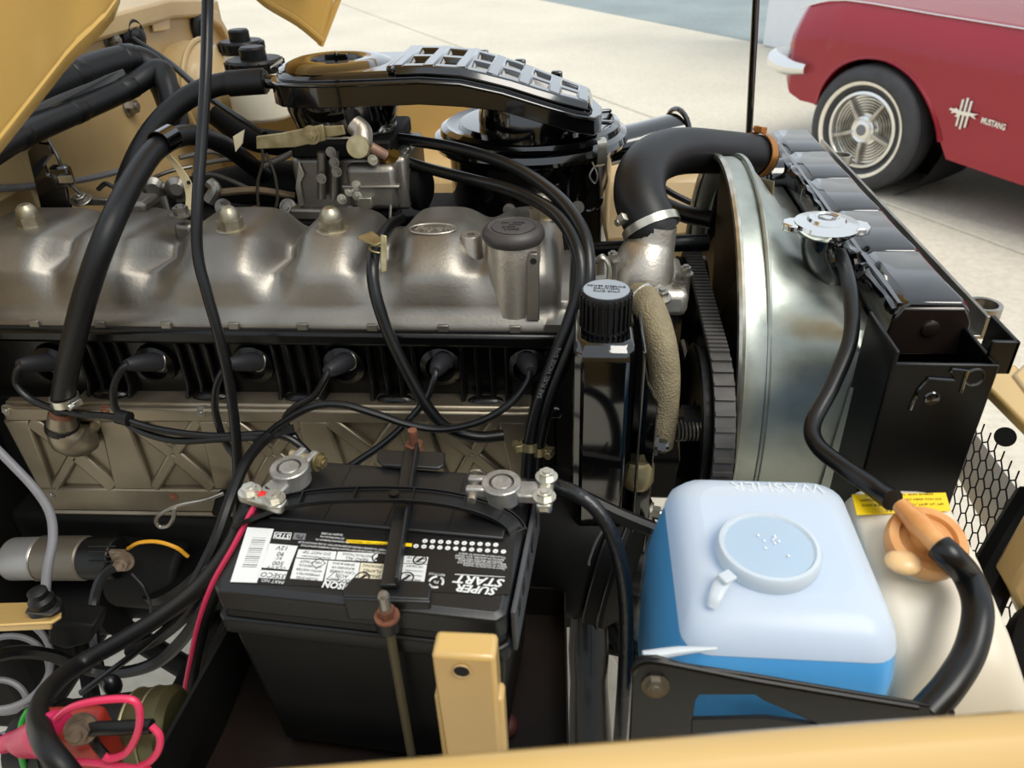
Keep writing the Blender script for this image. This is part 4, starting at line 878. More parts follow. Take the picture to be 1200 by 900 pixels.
MB().lathe([(.03, -.03), (.034, 0), (.03, .02), (.02, .025)], V((xm1+.01, .69, zc-.16)), (1, 0, 0), 30).build('pump_body', dark, ps)
for z in (-.115, -.2): MB().hexa(V((xm1+.024, .60, zc+z)), (1, -.2, 0), .007, .01).build('bolt', zincb if z < -.15 else gloss, ps)
# ---- dark alternator drum under it, brackets and lower pipes
al = thing('alternator', 'grimy black alternator drum below the power steering reservoir', 'alternator', at(690, 720, Y=.60))
ca = at(682, 640, Y=.62)
MB().lathe([(.03, -.075), (.068, -.07), (.075, -.055), (.076, .02), (.072, .026), (.076, .03), (.074, .05), (.06, .062), (.02, .066)], ca, (.75, -.25, -.1), 40).build('drum', dark, al)
for t_ in (.03, .045): MB().torus(ca+V((.75, -.25, -.1)).normalized()*t_, (.75, -.25, -.1), .0765, .0012, 40, 6).build('drum_groove', plas2, al)
MB().cyl(ca+V((.75, -.25, -.1)).normalized()*.06, ca+V((.75, -.25, -.1)).normalized()*.09, .03).build('pulley', plas, al)
lp = thing('lower_pipes', 'dull steel pipe and black stays under the alternator', 'pipe', at(740, 800, Y=.6))
MB().tube(pts((700, 690, .62), (740, 720, .60), (790, 760, .58)), .02, n=14).build('steel_pipe', mat('dirty_steel_pipe', '6b6049', .5, .6, col2='453e30'), lp)
MB().tube(pts((705, 720, .60), (745, 790, .55), (770, 850, .5)), .008, n=8).build('stay', dark, lp)
MB().tube(pts((715, 760, .6), (760, 770, .58)), .007, n=8, k=1).build('stay', dark, lp)
MB().tube(pts((690, 690, .58), (690, 760, .55), (690, 800, .53), (692, 870, .5)), [.018, .022, .020, .024], n=16).build('glossy_duct', blk, lp)
MB().prism([at(792, 560, Y=.66), at(830, 400, Y=.8), at(880, 560, Y=.72)], (0, .01, -.2)).build('timing_guard', dark, lp)
MB().lohi((.06, .66, .6), (.10, .80, .72)).build('mount_arm', dark, lp, bevel=.01)
MB().tube(pts((690, 745, .62), (712, 735, .6), (722, 745, .6)), .008, n=8).build('rusty_joint', rust, lp)
MB().tube(pts((800, 400, .86), (812, 440, .82), (825, 470, .8)), .006, n=8).build('stay', steel, lp)
# hood prop rod behind the radiator
pr = thing('prop_rod', 'slim black hood prop rod standing behind the upper radiator hose', 'prop rod', at(877, 165, Y=1.3))
a, b = at(877, 170, Y=1.3), at(889, -60, Y=1.25)
MB().tube([a, b], .0055, n=12, k=1).build('rod', gloss, pr)
MB().cyl(a, a-V((0, 0, .05)), .012).build('rod_socket', dark, pr)
# ================================================================== BATTERY
ZB = .972; RB = R_(-4.3); BC = V((-.155, .450, 0))
bxv = V((math.cos(RB), math.sin(RB), 0)); byv = V((-math.sin(RB), math.cos(RB), 0))
def B(x, y, z): return BC+bxv*x+byv*y+V((0, 0, ZB+z))
def bq(mb, x0, x1, y0, y1, z0, z1):
    return mb.prism([B(x0, y0, z0), B(x1, y0, z0), B(x1, y1, z0), B(x0, y1, z0)], (0, 0, z1-z0))
bat = thing('car_battery', 'black car battery with printed top label standing in the tray', 'battery', B(0, 0, -.2))
hw, hd_ = .112, .0785
def brr(w_, d, z, c=.006): return [B(x, y, z) for x, y in ((-w_+c, -d), (w_-c, -d), (w_, -d+c), (w_, d-c), (w_-c, d), (-w_+c, d), (-w_, d-c), (-w_, -d+c))]
MB().rings([brr(hw-.012, hd_-.009, -.2), brr(hw-.003, hd_-.002, -.045)]).build('case', plas, bat, bevel=.002)
MB().rings([brr(hw+.001, hd_+.002, -.048), brr(hw+.002, hd_+.003, -.034), brr(hw+.001, hd_+.002, -.031)]).build('lower_rim', plas, bat, bevel=.0015)
MB().rings([brr(hw-.001, hd_-.0, -.031), brr(hw-.001, hd_, -.022)]).build('middle_rim', plas, bat, bevel=.0015)
MB().rings([brr(hw-.0005, hd_+.0005, -.023), brr(hw, hd_+.001, -.004), brr(hw-.004, hd_-.003, 0)]).build('lid', plas2, bat, bevel=.0015)
bq(MB(), -.098, .098, -.004, hd_-.01, -.001, .0035).build('raised_deck', plas2, bat, bevel=.0015)
for x in (-.052, .0, .052): bq(MB(), x-.0006, x+.0006, .0, hd_-.011, .003, .0042).build('deck_seam', plas2, bat)
er = MB(); bq(er, hw+.002, hw+.006, -.07, .06, -.045, -.003)
ero = er.build('vent_rail', ventm, bat, bevel=.001)
for y in (-.055, -.035, -.01, .015, .04): bq(MB(), hw+.0058, hw+.0066, y-.004, y+.004, -.02, -.008).build('vent_slot', shadowblk, ero)
# label: placed on the lid plane, read from the far side
def Lp(px, py, z=0): return at(px, py, Z=ZB+z)
lab = MB().prism([Lp(304, 617), Lp(603, 633), Lp(598, 697), Lp(572, 697), Lp(270, 683)], (0, 0, .0004)).build('label', blackp, bat)
def quad(name, m, c, z=.0004, h=.0002): return MB().prism([Lp(a, b, z) for a, b in c], (0, 0, h)).build(name, m, lab)
XD, YD = -bxv, -byv
def lt(s, px, py, size, m=white, z=.0008, **k): return text('print', s, Lp(px, py, z), XD, YD, size, m, lab, ext=.00005, **k)
quad('barcode_panel', white, ((290, 618), (321, 620), (301, 683), (270, 682)))
for k in range(15):
    t = k/15; wd = .006+.018*((k*7) % 4)/4
    f = lambda u, v: (293-22*v*.95+ (24)*u-0*v, 0)
    y0, y1 = 630+t*36, 630+(t+wd*1.2)*36
    x0 = lambda y: 296-(y-630)*.36; x1 = lambda y: 312-(y-630)*.33
    quad('bar', blackp, ((x0(y0), y0), (x1(y0), y0+.6), (x1(y1), y1+.6), (x0(y1), y1)), .0006, .0001)
lt('3 5 0 5 8 6 6', 290, 649, .0042, blackp) if 0 else None
quad('rating_panel', white, ((315, 637), (349, 640), (338, 668), (306, 665)))
quad('part_number_panel', white, ((305, 668), (337, 670), (333.5, 679), (302.5, 677)))
for s, px, py, z in (('12V', 331, 642, .0062), ('90', 329, 649, .0062), ('RC', 327, 654, .004), ('500', 326, 660, .0062), ('CCA 0°F', 324, 665, .004)): lt(s, px, py, z, blackp)
lt('35ECO', 320, 674, .0066, blackp); lt('PART NO.', 319, 681, .0042)
quad('std_frame', white, ((322, 623.5), (342, 624.5), (340, 632.5), (320, 631))); quad('std_fill', blackp, ((323, 624.3), (341, 625.3), (339.2, 631.6), (321.4, 630.4)), .0006, .0001)
lt('STD', 331, 628, .0068, white, .0009, off=.0002)
quad('pb_panel', greyp, ((345, 624.5), (359, 625.5), (357, 633), (343, 632))); lt('Pb', 351, 628.8, .0068, blackp, .0009)
for i, s in enumerate(('Start Automotive Distributors, Inc.', '233 South Patterson Ave.', 'Springfield, MO 65802')): lt(s, 389, 634-i*4, .0032, sx=.62)
quad('yellow_strip', yelp, ((406, 632.5), (456, 635.5), (455, 639), (405, 636))); lt('EMERGENCY CALL 1-800-424-9300', 431, 636, .0026, blackp, sx=.95)
quad('yellow_strip', yelp, ((474, 636.5), (483, 637), (482.5, 640.8), (473.5, 640)))
for i, s in enumerate(('IF CHARGING MORE THAN ONE BATTERY FOLLOW PROPER CHARGING INSTRUCTIONS', 'DO NOT ATTEMPT TO CHARGE A FROZEN OR LEAKING BATTERY OR ONE WITH LOW FLUID')): lt(s, 408, 644-i*3.6, .0027, sx=.72)
cells = [((350, 644), (394.5, 646.5), (392.5, 656), (347, 653.5), ('DO NOT OPEN BATTERY', 'DO NOT TIP')), ((396, 646.5), (443, 649), (441, 658.5), (393.5, 656), ('READ ALL', 'INSTRUCTIONS')),
         ((346.5, 654.5), (384, 657), (378, 681), (340, 678), ('FLUSH EYES', 'IMMEDIATELY', 'WITH WATER', 'GET MEDICAL', 'HELP FAST')), ((385, 657), (422, 659.5), (418, 683), (380, 681), ('SULFURIC', 'ACID', 'CAN CAUSE', 'BLINDNESS OR', 'SEVERE BURNS')),
         ((423, 659.5), (452, 661.5), (449, 684), (419, 682.5), ('NO', 'SPARKS', 'FLAMES', 'SMOKING')), ((474, 651.5), (502, 653), (500.5, 661), (472.5, 660), ('KEEP OUT OF', 'REACH OF')), ((472.4, 660.8), (500.4, 662), (497, 683), (470, 682), ('SHIELD EYES', 'EXPLOSIVE GASES', 'CAN CAUSE BLINDNESS', 'OR INJURY'))]
crm = mat('cream_print', 'ddd3b8', .45)
for c0, c1, c2, c3, ls in cells:
    quad('warning_panel', crm if ls[0] == 'NO' else white, (c0, c1, c2, c3))
    cx = (c0[0]+c1[0]+c2[0]+c3[0])/4; n = len(ls)
    for i, s in enumerate(ls):
        t = (i+.5)/n; y = c2[1]+(c1[1]-c2[1])*t-1; x = cx+(c1[0]-c2[0])*(t-.5)
        wdt = abs((Lp(*c1)-Lp(*c0)).length)*.8
        sz = min(.0042, wdt/(len(s)*.62)); lt(s, x, y, sz, blackp)
for px, py, r in ((444, 653, .0055), (424, 677, .006), (492, 656, .0055), (476, 677, .006)):
    ic = MB(); ic.lathe([(r, 0), (r, .0001), (r*.8, .0001), (r*.8, 0)], Lp(px, py, .0007), n=28, caps=False); ic.box(Lp(px, py, .0007), (r*1.3, r*.35, .0001), rz=.8); ic.build('warning_icon', blackp, lab)
for px, py in ((373, 660), (391, 676)):
    MB().torus(Lp(px, py, .0007), (0, 0, 1), .0056, .0004, 4 if px == 373 else 3, 4).build('warning_icon', blackp, lab)
lt('POISON', 399, 686, .0088, white, off=.0003, sx=.86); lt('Pb', 999, 999, .001) if 0 else None
for row, (a, b, n) in enumerate((((498, 634), (581, 638.5), 10), ((487.5, 640), (590, 646.5), 12))):
    for k in range(n):
        t = k/(n-1); px, py = a[0]+(b[0]-a[0])*t, a[1]+(b[1]-a[1])*t
        dd = MB().cyl(Lp(px, py, .0004), Lp(px, py, .0004)+V((0, 0, .0002)), .0021, n=16).build('date_dot', white, lab)
        lt(str(n-k) if row == 0 else 'JFMAMJJASOND'[11-k], px, py, .0017, blackp, z=.0007)
for i in range(6):
    lt(('This product is warranted for defects', 'Batteries are perishable, store charged', 'Remove the date dots when installed', 'Before use read all safety instructions', 'Dispose of used batteries properly and', 'Return to any store for recycling')[i], 565-(4-i)*(i % 3), 651+i*2.7, .0031, sx=.78)
lt('SUPER', 559, 690.5, .0098, white, off=.0003, shear=.25, sx=1.1); lt('START', 563, 680.5, .0108, white, off=.0003, shear=.25, sx=1.15)
quad('logo_rule', white, ((533, 672.6), (592, 676), (592, 676.6), (533, 673.4)), .0006, .0001)
rc = Lp(511, 682, .0007); rcy = MB()
for k in range(3):
    t = 2*PI*k/3; rcy.torus(rc, (0, 0, 1), .0052, .0009, 10, 4, t, t+1.5)
rcy.build('recycling_mark', white, lab); lt('Pb', 511, 682, .004); lt('RECYCLE', 512, 673, .003)
# posts, caps, handle
tm = {}
for nm, px, py in (('p', 340, 553), ('n', 588, 571)):
    c = at(px, py, Z=ZB+.018)
    bq(MB(), 0, 0, 0, 0, 0, 0)
    MB().lathe([(.0105, -.02), (.0095, .004), (.008, .006), (0, .006)], c, n=24).build('terminal_post', lead, bat); tm[nm] = c
hp = [at(a, b, Z=ZB+z) for a, b, z in ((282, 614, -.012), (296, 603, .004), (325, 592, .011), (372, 583, .018), (440, 580, .022), (505, 583, .02), (560, 594, .013), (595, 610, .005), (608, 630, -.006), (612, 650, -.02))]
hs_ = spline(hp, 6); hn = MB(); up = V((0, 0, 1)); rs1 = []
for i, p in enumerate(hs_):
    d = (hs_[min(i+1, len(hs_)-1)]-hs_[max(i-1, 0)]).normalized(); sd_ = d.cross(up); sd_ = (V((sd_.x, sd_.y, 0)).normalized()) if sd_.length > .1 else V((0, -1, 0))
    nrm_ = sd_.cross(d).normalized(); rs1.append((p, sd_, nrm_))
hn.rings([[p-s*.0085+n2*.003, p-s*.0085-n2*.0012, p+s*.0085-n2*.0012, p+s*.0085+n2*.003, p+s*.0073+n2*.003, p+s*.0073, p-s*.0073, p-s*.0073+n2*.003] for p, s, n2 in rs1])
hno = hn.build('carry_strap', plas, bat, bevel=.0004)
for i in range(10, len(rs1)-6, 6):
    p, s, n2 = rs1[i]; d = s.cross(n2)
    MB().box(p+n2*.0015, (.0012, .0145, .003), m=Matrix((d, s, n2)).transposed()).build('strap_rib', plas, hno)
p, s, n2 = rs1[len(rs1)//2-1]; MB().cyl(p, p+n2*.003, .004, n=18).build('strap_stud', plas, hno)
# hold-down
hdn = thing('battery_hold_down', 'black metal battery hold-down bar with wing plates and threaded rods', 'bracket', B(-.0, 0, -.15))
zz = .008
def Lz(px, py, z): return at(px, py, Z=ZB+z)
MB().prism([Lz(474, 530, zz), Lz(492, 530, zz), Lz(468, 690, zz), Lz(446, 690, zz)], (0, 0, .004)).prism([Lz(488, 530, zz), Lz(492, 530, zz), Lz(468, 690, zz), Lz(464, 690, zz)], (0, 0, .012)).build('cross_bar', plas2, hdn, bevel=.0012)
MB().prism([Lz(443, 530, zz-.002), Lz(522, 533, zz-.002), Lz(521, 548, zz-.002), Lz(514, 552, zz-.002), Lz(448, 548, zz-.002), Lz(442, 542, zz-.002)], (0, 0, .0035)).build('rear_plate', plas2, hdn, bevel=.0015)
q = [Lz(412, 684, .003), Lz(500, 688, .003), Lz(506, 702, .003)]
MB().prism([Lz(404, 692, .003), Lz(414, 679, .003), Lz(500, 684, .003), Lz(506, 690, .003), Lz(504, 706, .003), Lz(402, 702, .003)], (0, 0, .003)).prism([Lz(402, 702, .006), Lz(504, 706, .006), Lz(504, 706, .006)-V((0, 0, .022)), Lz(402, 702, .006)-V((0, 0, .022))], byv*.003).build('front_plate', plas2, hdn, bevel=.002)
fr = Lz(452, 700, .016)+V((0, -.004, 0))
rd = MB(); rd.cyl(fr-V((0, 0, .2)), fr-V((0, 0, .018)), .0036, n=12); rd.build('front_rod', mat('olive_rod', '5c5540', .5, .5), hdn)
MB().cyl(fr-V((0, 0, .012)), fr+V((0, 0, .006)), .0042, n=12).lathe([(.0042, .006), (.003, .0085), (0, .009)], fr, n=12).build('rod_tip', steel, hdn)
MB().hexa(fr-V((0, 0, .016)), (0, 0, 1), .0062, .009).build('nut', rust, hdn)
MB().cyl(fr-V((0, 0, .026)), fr-V((0, 0, .016)), .009, .0095, n=16).build('rod_sleeve', plas2, hdn)
rr0 = at(486, 527, Z=ZB+.006)
MB().cyl(rr0, rr0+V((0, 0, .022)), .0042, n=12).cyl(rr0, rr0+V((0, 0, .007)), .0085, n=6).build('rear_rod', rust, hdn)
# terminal clamps
def termclamp(label, c, dirx, nm):
    t = thing('terminal_clamp', label, 'terminal', c-V((0, 0, .018)), 'battery terminal clamps')
    dx = V(dirx).normalized(); dy = V((-dx.y, dx.x, 0))
    MB().lathe([(.0165, -.014), (.0165, .001), (.0155, .002), (.0105, .002), (.0105, -.014)], c, n=28, caps=False).build('clamp_ring', lead, t)
    M3 = Matrix((dx, dy, V((0, 0, 1)))).transposed()
    MB().box(c+dx*.022+V((0, 0, -.008)), (.018, .02, .009), m=M3).build('neck', lead, t, bevel=.002)
    MB().box(c+dx*.036+V((0, 0, -.007)), (.013, .044, .010), m=M3).build('cable_plate', zincb, t, bevel=.003)
    for s in (-1, 1): MB().hexa(c+dx*.036+dy*.0125*s+V((0, 0, -.002)), (0, 0, 1), .0065, .006).build('plate_bolt', zincb, t)
    for s in (-1, 1): MB().box(c-dx*.02+dy*.0065*s+V((0, 0, -.006)), (.018, .007, .014), m=M3).build('jaw', lead, t, bevel=.002)
    MB().cyl(c-dx*.023-dy*.017+V((0, 0, -.006)), c-dx*.023+dy*.017+V((0, 0, -.006)), .004, n=10).hexa(c-dx*.023+dy*.012+V((0, 0, -.006)), dy, .006, .006).build('pinch_bolt', zinc if nm == 'p' else zincb, t)
    return t
termclamp('lead terminal clamp on the left battery post joined to the red striped cable', tm['p']+V((0, 0, .004)), (-.35, -1, 0), 'p')
termclamp('lead terminal clamp on the right battery post joined to the ground strap', tm['n']+V((0, 0, .004)), (1, -.02, 0), 'n')
# tray
tr = thing('battery_tray', 'rusty black metal tray under the battery', 'tray', (-.13, .43, .755))
tq = [Lz(225, 700, -.20), Lz(655, 705, -.20), Lz(668, 862, -.20), Lz(215, 872, -.20)]
ta, tb_ = at(662, 690, Z=.80), at(668, 862, Z=.80)
tl_, tbl = V((-.345, ta.y, .80)), V((-.345, tb_.y-.05, .80))
tb_ = tb_+V((0, -.05, 0))
MB().prism([tl_-V((0, 0, .04)), ta-V((0, 0, .04)), tb_-V((0, 0, .04)), tbl-V((0, 0, .04))], (0, 0, -.004)).build('tray_floor', rustdk, tr)
for nm, a, b in (('side_wall', ta, tb_), ('side_wall', tl_, tbl), ('back_wall', tl_, ta), ('front_wall', tbl, tb_)):
    MB().add([a, b, b-V((0, 0, .042)), a-V((0, 0, .042))], [(0, 1, 2, 3)]).build(nm, rustdk, tr, solid=.002, smooth=0)
MB().ball(at(592, 850, Z=.768), (.012, .012, .01), 12, 8).build('corroded_bolt', mat('dark_red_rust', '4a1f1c', .6, bump=.5), tr)
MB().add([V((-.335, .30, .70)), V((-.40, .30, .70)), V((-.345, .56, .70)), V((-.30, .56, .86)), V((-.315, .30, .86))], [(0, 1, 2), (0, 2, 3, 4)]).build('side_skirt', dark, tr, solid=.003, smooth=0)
MB().prism([V((-.62, .2, .66)), V((-.33, .2, .66)), V((-.33, .345, .66)), V((-.62, .345, .66))], (0, 0, .004)).build('relay_shade_sheet', dark, tr)  # added dark sheet, stands in for shade behind the relay
MB().prism([V((-.45, .2, .70)), V((.06, .2, .70)), V((.06, .335, .70)), V((-.45, .335, .70))], (0, 0, .004)).build('apron_shade_sheet', dark, tr)  # added black sheet, stands in for shade between battery and fender

# ================================================================== WASHER TANK
wt = thing('washer_tank', 'milky white washer tank half full of blue fluid beside the near fender', 'washer tank', (.135, .42, .85))
def rr2(x0, x1, y0, y1, z, c, n=5):
    o = []
    for cx, cy, a0 in ((x1-c, y1-c, 0), (x0+c, y1-c, PI/2), (x0+c, y0+c, PI), (x1-c, y0+c, 1.5*PI)):
        for k in range(n+1):
            t = a0+PI/2*k/n; o.append(V((cx+c*math.cos(t), cy+c*math.sin(t), z)))
    return o
tz = [(1.0, .094, .190, .372, .480, .02), (.9985, .086, .198, .362, .488, .022), (.993, .078, .206, .351, .496, .022), (.984, .073, .210, .342, .501, .02), (.974, .0705, .2115, .3385, .5018, .0192), (.955, .066, .2125, .333, .503, .018), (.92, .058, .212, .328, .504, .016), (.85, .056, .208, .33, .504, .016), (.80, .056, .206, .332, .503, .016)]
MB().rings([rr2(a, b, c, d, z, r) for z, a, b, c, d, r in reversed(tz[:5])], caps=False).add(rr2(*[tz[0][i] for i in (1, 2, 3, 4)], tz[0][0], tz[0][5]), [tuple(range(24))]).build('tank_shell', tankw, wt, smooth=60)
MB().rings([rr2(a, b, c, d, z, r) for z, a, b, c, d, r in tz[4:]], caps=False).build('wetted_wall', tankwet, wt, smooth=60)
lvl = .973
MB().rings([rr2(.0713, .2108, .3395, .501, lvl, .019), rr2(.067, .2115, .334, .502, .955, .017), rr2(.0605, .2095, .331, .5015, .92, .014), rr2(.0585, .2055, .3325, .5015, .85, .014), rr2(.0585, .2035, .335, .5005, .803, .014)]).build('washer_fluid', fluid, wt, smooth=60)
wc = at(901, 641, Z=1.010)
cpw = MB().lathe([(.026, -.012), (.0345, -.010), (.0355, -.007), (.0355, .0), (.034, .0025), (.0315, .003), (.0305, .0015), (.03, .0005)], wc, n=56, caps=False).build('cap_ring', capm, wt)
MB().lathe([(.0303, .0006), (.02, .0016), (0, .0022)], wc, n=48).build('cap_disc', poly('cap_film', 'd6e4ee', .3, 'e6f2fb'), cpw)
for k in range(9):
    t = random.uniform(0, 2*PI); r = random.uniform(.004, .022)
    MB().ball(wc+V((math.cos(t)*r, math.sin(t)*r, .0026)), (.0011, .0011, .0006), 8, 5).build('droplet', clothw, cpw)
MB().tube([at(853, 674, Z=1.008), at(845, 684, Z=1.006), at(838, 700, Z=1.003), at(834, 712, Z=.998)], [.005, .0055, .0045, .0035], n=10, flat=.4).build('cap_hinge', capm, wt)
MB().box(at(852, 676, Z=1.011), (.010, .009, .003), rz=.6).build('hinge_tab', capm, wt, bevel=.001)
MB().tube([at(754, 770, Y=.3225), at(795, 763, Y=.3275), at(840, 760, Y=.331)], [.004, .003, .001], n=10).build('mould_seam', capm, wt)
text('embossed_word', 'WASHER', V((at(908, 563, Z=1.0).x, .481, .9995)), (-1, 0, 0), (0, -1, 0), .0155, tankw, wt, ext=.0009, sx=1.15)
# ================================================================== COOLANT TANK
ct = thing('coolant_tank', 'cream plastic coolant overflow tank with amber cap beside the washer tank', 'coolant tank', (.26, .42, .82))
cz = [(.982, .228, .286, .468, .500, .014), (.978, .220, .294, .45, .507, .018), (.968, .217, .299, .42, .511, .018), (.945, .217, .307, .375, .514, .018), (.915, .219, .317, .346, .515, .018), (.895, .221, .322, .338, .516, .018), (.88, .222, .316, .340, .515, .018), (.84, .222, .312, .343, .513, .018), (.80, .222, .31, .345, .512, .018)]
MB().rings([rr2(a, b, c, d, z, r) for z, a, b, c, d, r in cz]).build('tank_shell', cream, ct, smooth=60)
lb = [at(x, y, Z=.9835) for x, y in ((998, 580), (1108, 578), (1114, 599), (1004, 604))]
ylab = MB().prism(lb, (0, 0, .0006)).build('yellow_label', yelp, ct)
lx, ly = (lb[0]-lb[1]), (lb[3]-lb[0])
for i, (s, z) in enumerate((('COOLANT', .0062), ('FILL TO "FULL" LINE WHEN ENGINE IS COLD', .0032), ('DO NOT OPEN CAP WHILE HOT  CAUTION', .0032), ('RESERVE TANK  USE PROPER COOLANT', .003))):
    text('label_print', s, lb[0]-lx*.5+ly*(.82-.25*i)+V((0, 0, .0008)), lx, -ly, z, blackp, ylab, ext=.00005)
kc = at(1086, 634, Z=.996)
ckn = V((-.05, -.35, 1)).normalized()
MB().lathe([(.022, -.03), (.022, -.008)], kc, ckn, 30).build('filler_neck', cream, ct)
kcap = MB().lathe([(.025, -.012), (.0275, -.008), (.028, .0), (.026, .004), (.02, .005), (.018, .002), (0, .003)], kc, ckn, 40).build('amber_cap', amber, ct)
MB().ball(kc+V((-.02, -.016, -.006)), (.013, .011, .007), 16, 8).build('cap_tab', amber2, kcap)
t0_, t1_ = at(1055, 592, Z=kc.z+.014), at(1106, 646, Z=kc.z+.012)
MB().tube([t0_, (t0_*.55+t1_*.45), t1_], [.0062, .0085, .0068], n=16).build('cross_tube', amber, kcap)
MB().tube([kc+ckn*.0, kc+ckn*.012], [.013, .008], n=16, k=1).build('cap_hub', amber, kcap)
hose('tank_hose', 'thick black hose from the amber cap down the front of the cream coolant tank', 'hose', [at(1101, 641, Z=kc.z+.012), at(1113, 652, Z=kc.z+.010)]+pts((1134, 676, .405), (1146, 714, .378), (1137, 762, .352), (1113, 803, .33), (1085, 835, .315)), .0098, rubg, n=18)
# black bracket in front of the washer tank
wb = thing('tank_bracket', 'gloss black strap bracket with a cut-out in front of the washer tank', 'bracket', at(880, 850, Y=.31))
YB = .312
def pb2(*px): return [at(a, b, Y=YB) for a, b in px]
MB().prism(pb2((741, 786), (744, 776), (752, 771), (770, 771), (800, 780), (880, 792), (980, 809), (1075, 825), (1120, 835), (1120, 870), (960, 850), (895, 822), (885, 815), (820, 815), (815, 822), (811, 850), (815, 900), (735, 905)), (0, .003, 0)).build('strap_plate', chm, wb, bevel=.0012)
MB().prism(pb2((811, 844), (897, 842), (960, 850), (960, 900), (811, 900)), (0, .003, 0)).build('lower_plate', chm, wb)
MB().tube(pb2((741, 788), (750, 777), (775, 776), (880, 797), (1075, 829)), .0022, n=8, k=2).build('folded_edge', chm, wb)
MB().hexa(at(768, 803, Y=YB-.001), (0, -1, .3), .006, .005).build('bolt', steel, wb)

# ================================================================== LEFT LOWER CORNER
bh_ = thing('dark_gap_box', 'dark box added to blacken the shaded gap left of the engine', 'dark box', (-.85, .82, .4))  # box added only to darken the lower firewall area
MB().lohi((-.93, .60, .40), (-.752, 1.05, .98)).build('gap_box_shell', dark, bh_, bevel=.02)
MB().lohi((-.95, .55, .5), (-.90, 1.1, .75)).build('gap_box_web', dark, bh_, bevel=.01)
MB().lohi((-.75, .70, .56), (-.06, .76, .735)).build('sump_flange', dark, blockt, bevel=.01)
sm = thing('starter_motor', 'black starter motor with silver capped solenoid low on the engine side', 'starter motor', at(120, 700, Y=.66))
sa = lambda px, py, y=.66: at(px, py, Y=y)
MB().cyl(sa(14, 655), sa(52, 654), .0275, n=30).build('silver_cap', mat('satin_silver', '9b9a98', .45, .6), sm, bevel=.004)
MB().cyl(sa(50, 654), sa(104, 654), .0285, n=30).build('solenoid_can', mat('dull_grey_brown', '6e675c', .45, .6), sm, bevel=.003)
MB().torus(sa(50, 654), (1, 0, 0), .028, .0012, 30, 6).build('can_seam', steel, sm)
MB().cyl(sa(102, 654), sa(140, 654), .027, n=24).build('solenoid_end', plas, sm, bevel=.003)
for k in range(6): MB().cyl(sa(104, 640+k*6, .637), sa(136, 640+k*6, .637), .0012, n=6).build('end_rib', plas, sm)
MB().cyl(sa(142, 665, .69), sa(225, 672, .69), .05, n=32).build('motor_drum', dark, sm, bevel=.008)
MB().cyl(sa(205, 665, .68), sa(212, 672, .68), .052, n=32).build('drum_band', plas, sm)
MB().hexa(sa(145, 657, .63), (.2, -1, .3), .009, .012).build('terminal_nut', dirt, sm)
MB().box(sa(140, 652, .635), (.02, .006, .02)).build('terminal_lug', dirt, sm, bevel=.001)
MB().cyl(sa(40, 705, .7), sa(140, 705, .7), .045, n=24).build('drive_housing', dark, sm)
wirething('yellow_wire', 'short yellow wire arching over the starter motor', pts((150, 643, .645), (163, 636, .64), (185, 635, .64), (207, 642, .64), (220, 652, .645)), .0024, yel)
wirething('starter_cable', 'black cable dropping from the starter motor terminal', pts((140, 660, .625), (120, 675, .61), (110, 705, .59), (110, 745, .56), (118, 790, .52), (130, 810, .50)), .0062, rubg, 'cable')
wirething('starter_lead', 'thin dark lead hanging from the starter terminal nut', pts((155, 672, .63), (170, 690, .62), (177, 715, .61), (170, 735, .6)), .002, rubg)
dp = thing('dipstick', 'bent steel dipstick with a loop handle below the side cover', 'dipstick', at(200, 620, Y=.66))
MB().tube(pts((262, 578, .68), (240, 586, .67), (210, 592, .66), (192, 600, .655), (183, 609, .655), (187, 617, .655), (197, 616, .655), (203, 607, .655), (204, 597, .655)), .0026, n=10).build('loop_wire', steel, dp)
MB().tube(pts((275, 590, .69), (262, 580, .685), (255, 600, .69)), .007, n=10).build('tube_mouth', dark, dp)
gc = thing('grey_control_cable', 'grey sheathed cable entering a black grommet on the beige bracket', 'cable', at(50, 710, Y=.46))
MB().tube(pts((-25, 505, .60), (10, 540, .585), (40, 572, .57), (58, 600, .55), (62, 630, .52), (56, 665, .49), (53, 695, .465)), .0045, n=12).build('sheath', grey, gc)
MB().lathe([(.0135, -.012), (.0145, 0), (.0115, .004), (.0115, .012), (.0085, .016), (.0085, .022), (.0055, .024)], at(53, 712, Y=.46), n=24).build('grommet', rub, gc)
MB().prism([at(30, 720, Y=.45), at(38, 706, Y=.48), at(74, 706, Y=.48), at(70, 716, Y=.455), at(60, 723, Y=.445)], (0, 0, .003)).build('retainer_fork', oilcap, gc, bevel=.001)
br_ = thing('cable_bracket', 'beige painted metal arm holding the grey cable at the left edge', 'bracket', at(30, 730, Y=.46))
MB().prism([at(-40, 734, Y=.435), at(60, 729, Y=.44), at(71, 722, Y=.45), at(72, 712, Y=.47), at(60, 705, Y=.49), at(-40, 707, Y=.485)], (0, 0, -.004)).build('arm_plate', tan, br_, bevel=.0015)
MB().prism([at(-40, 734, Y=.4355), at(60, 730, Y=.4405), at(60, 738, Y=.4405), at(-40, 742, Y=.4355)], (0, .003, 0)).build('arm_lip', tan, br_, bevel=.001)
MB().prism([at(55, 730, Y=.5), at(110, 735, Y=.5), at(105, 755, Y=.5), at(78, 762, Y=.5), at(55, 755, Y=.5)], (0, .03, 0)).build('arm_support', dark, br_, bevel=.004)
# coiled grey tubes
for k, (cx, cy, r, yy) in enumerate(((8, 790, .042, .50), (2, 778, .047, .48), (-5, 830, .03, .46))):
    c = at(cx, cy, Y=yy); o = MB().torus(c, (.35, -.75, .55), r, .0035, 40, 8).build('coiled_tube', grey)
    tag(o, ('inner', 'outer', 'smallest')[k]+' grey coiled tube loop at the lower left edge', 'tube', 'coiled grey tubes')
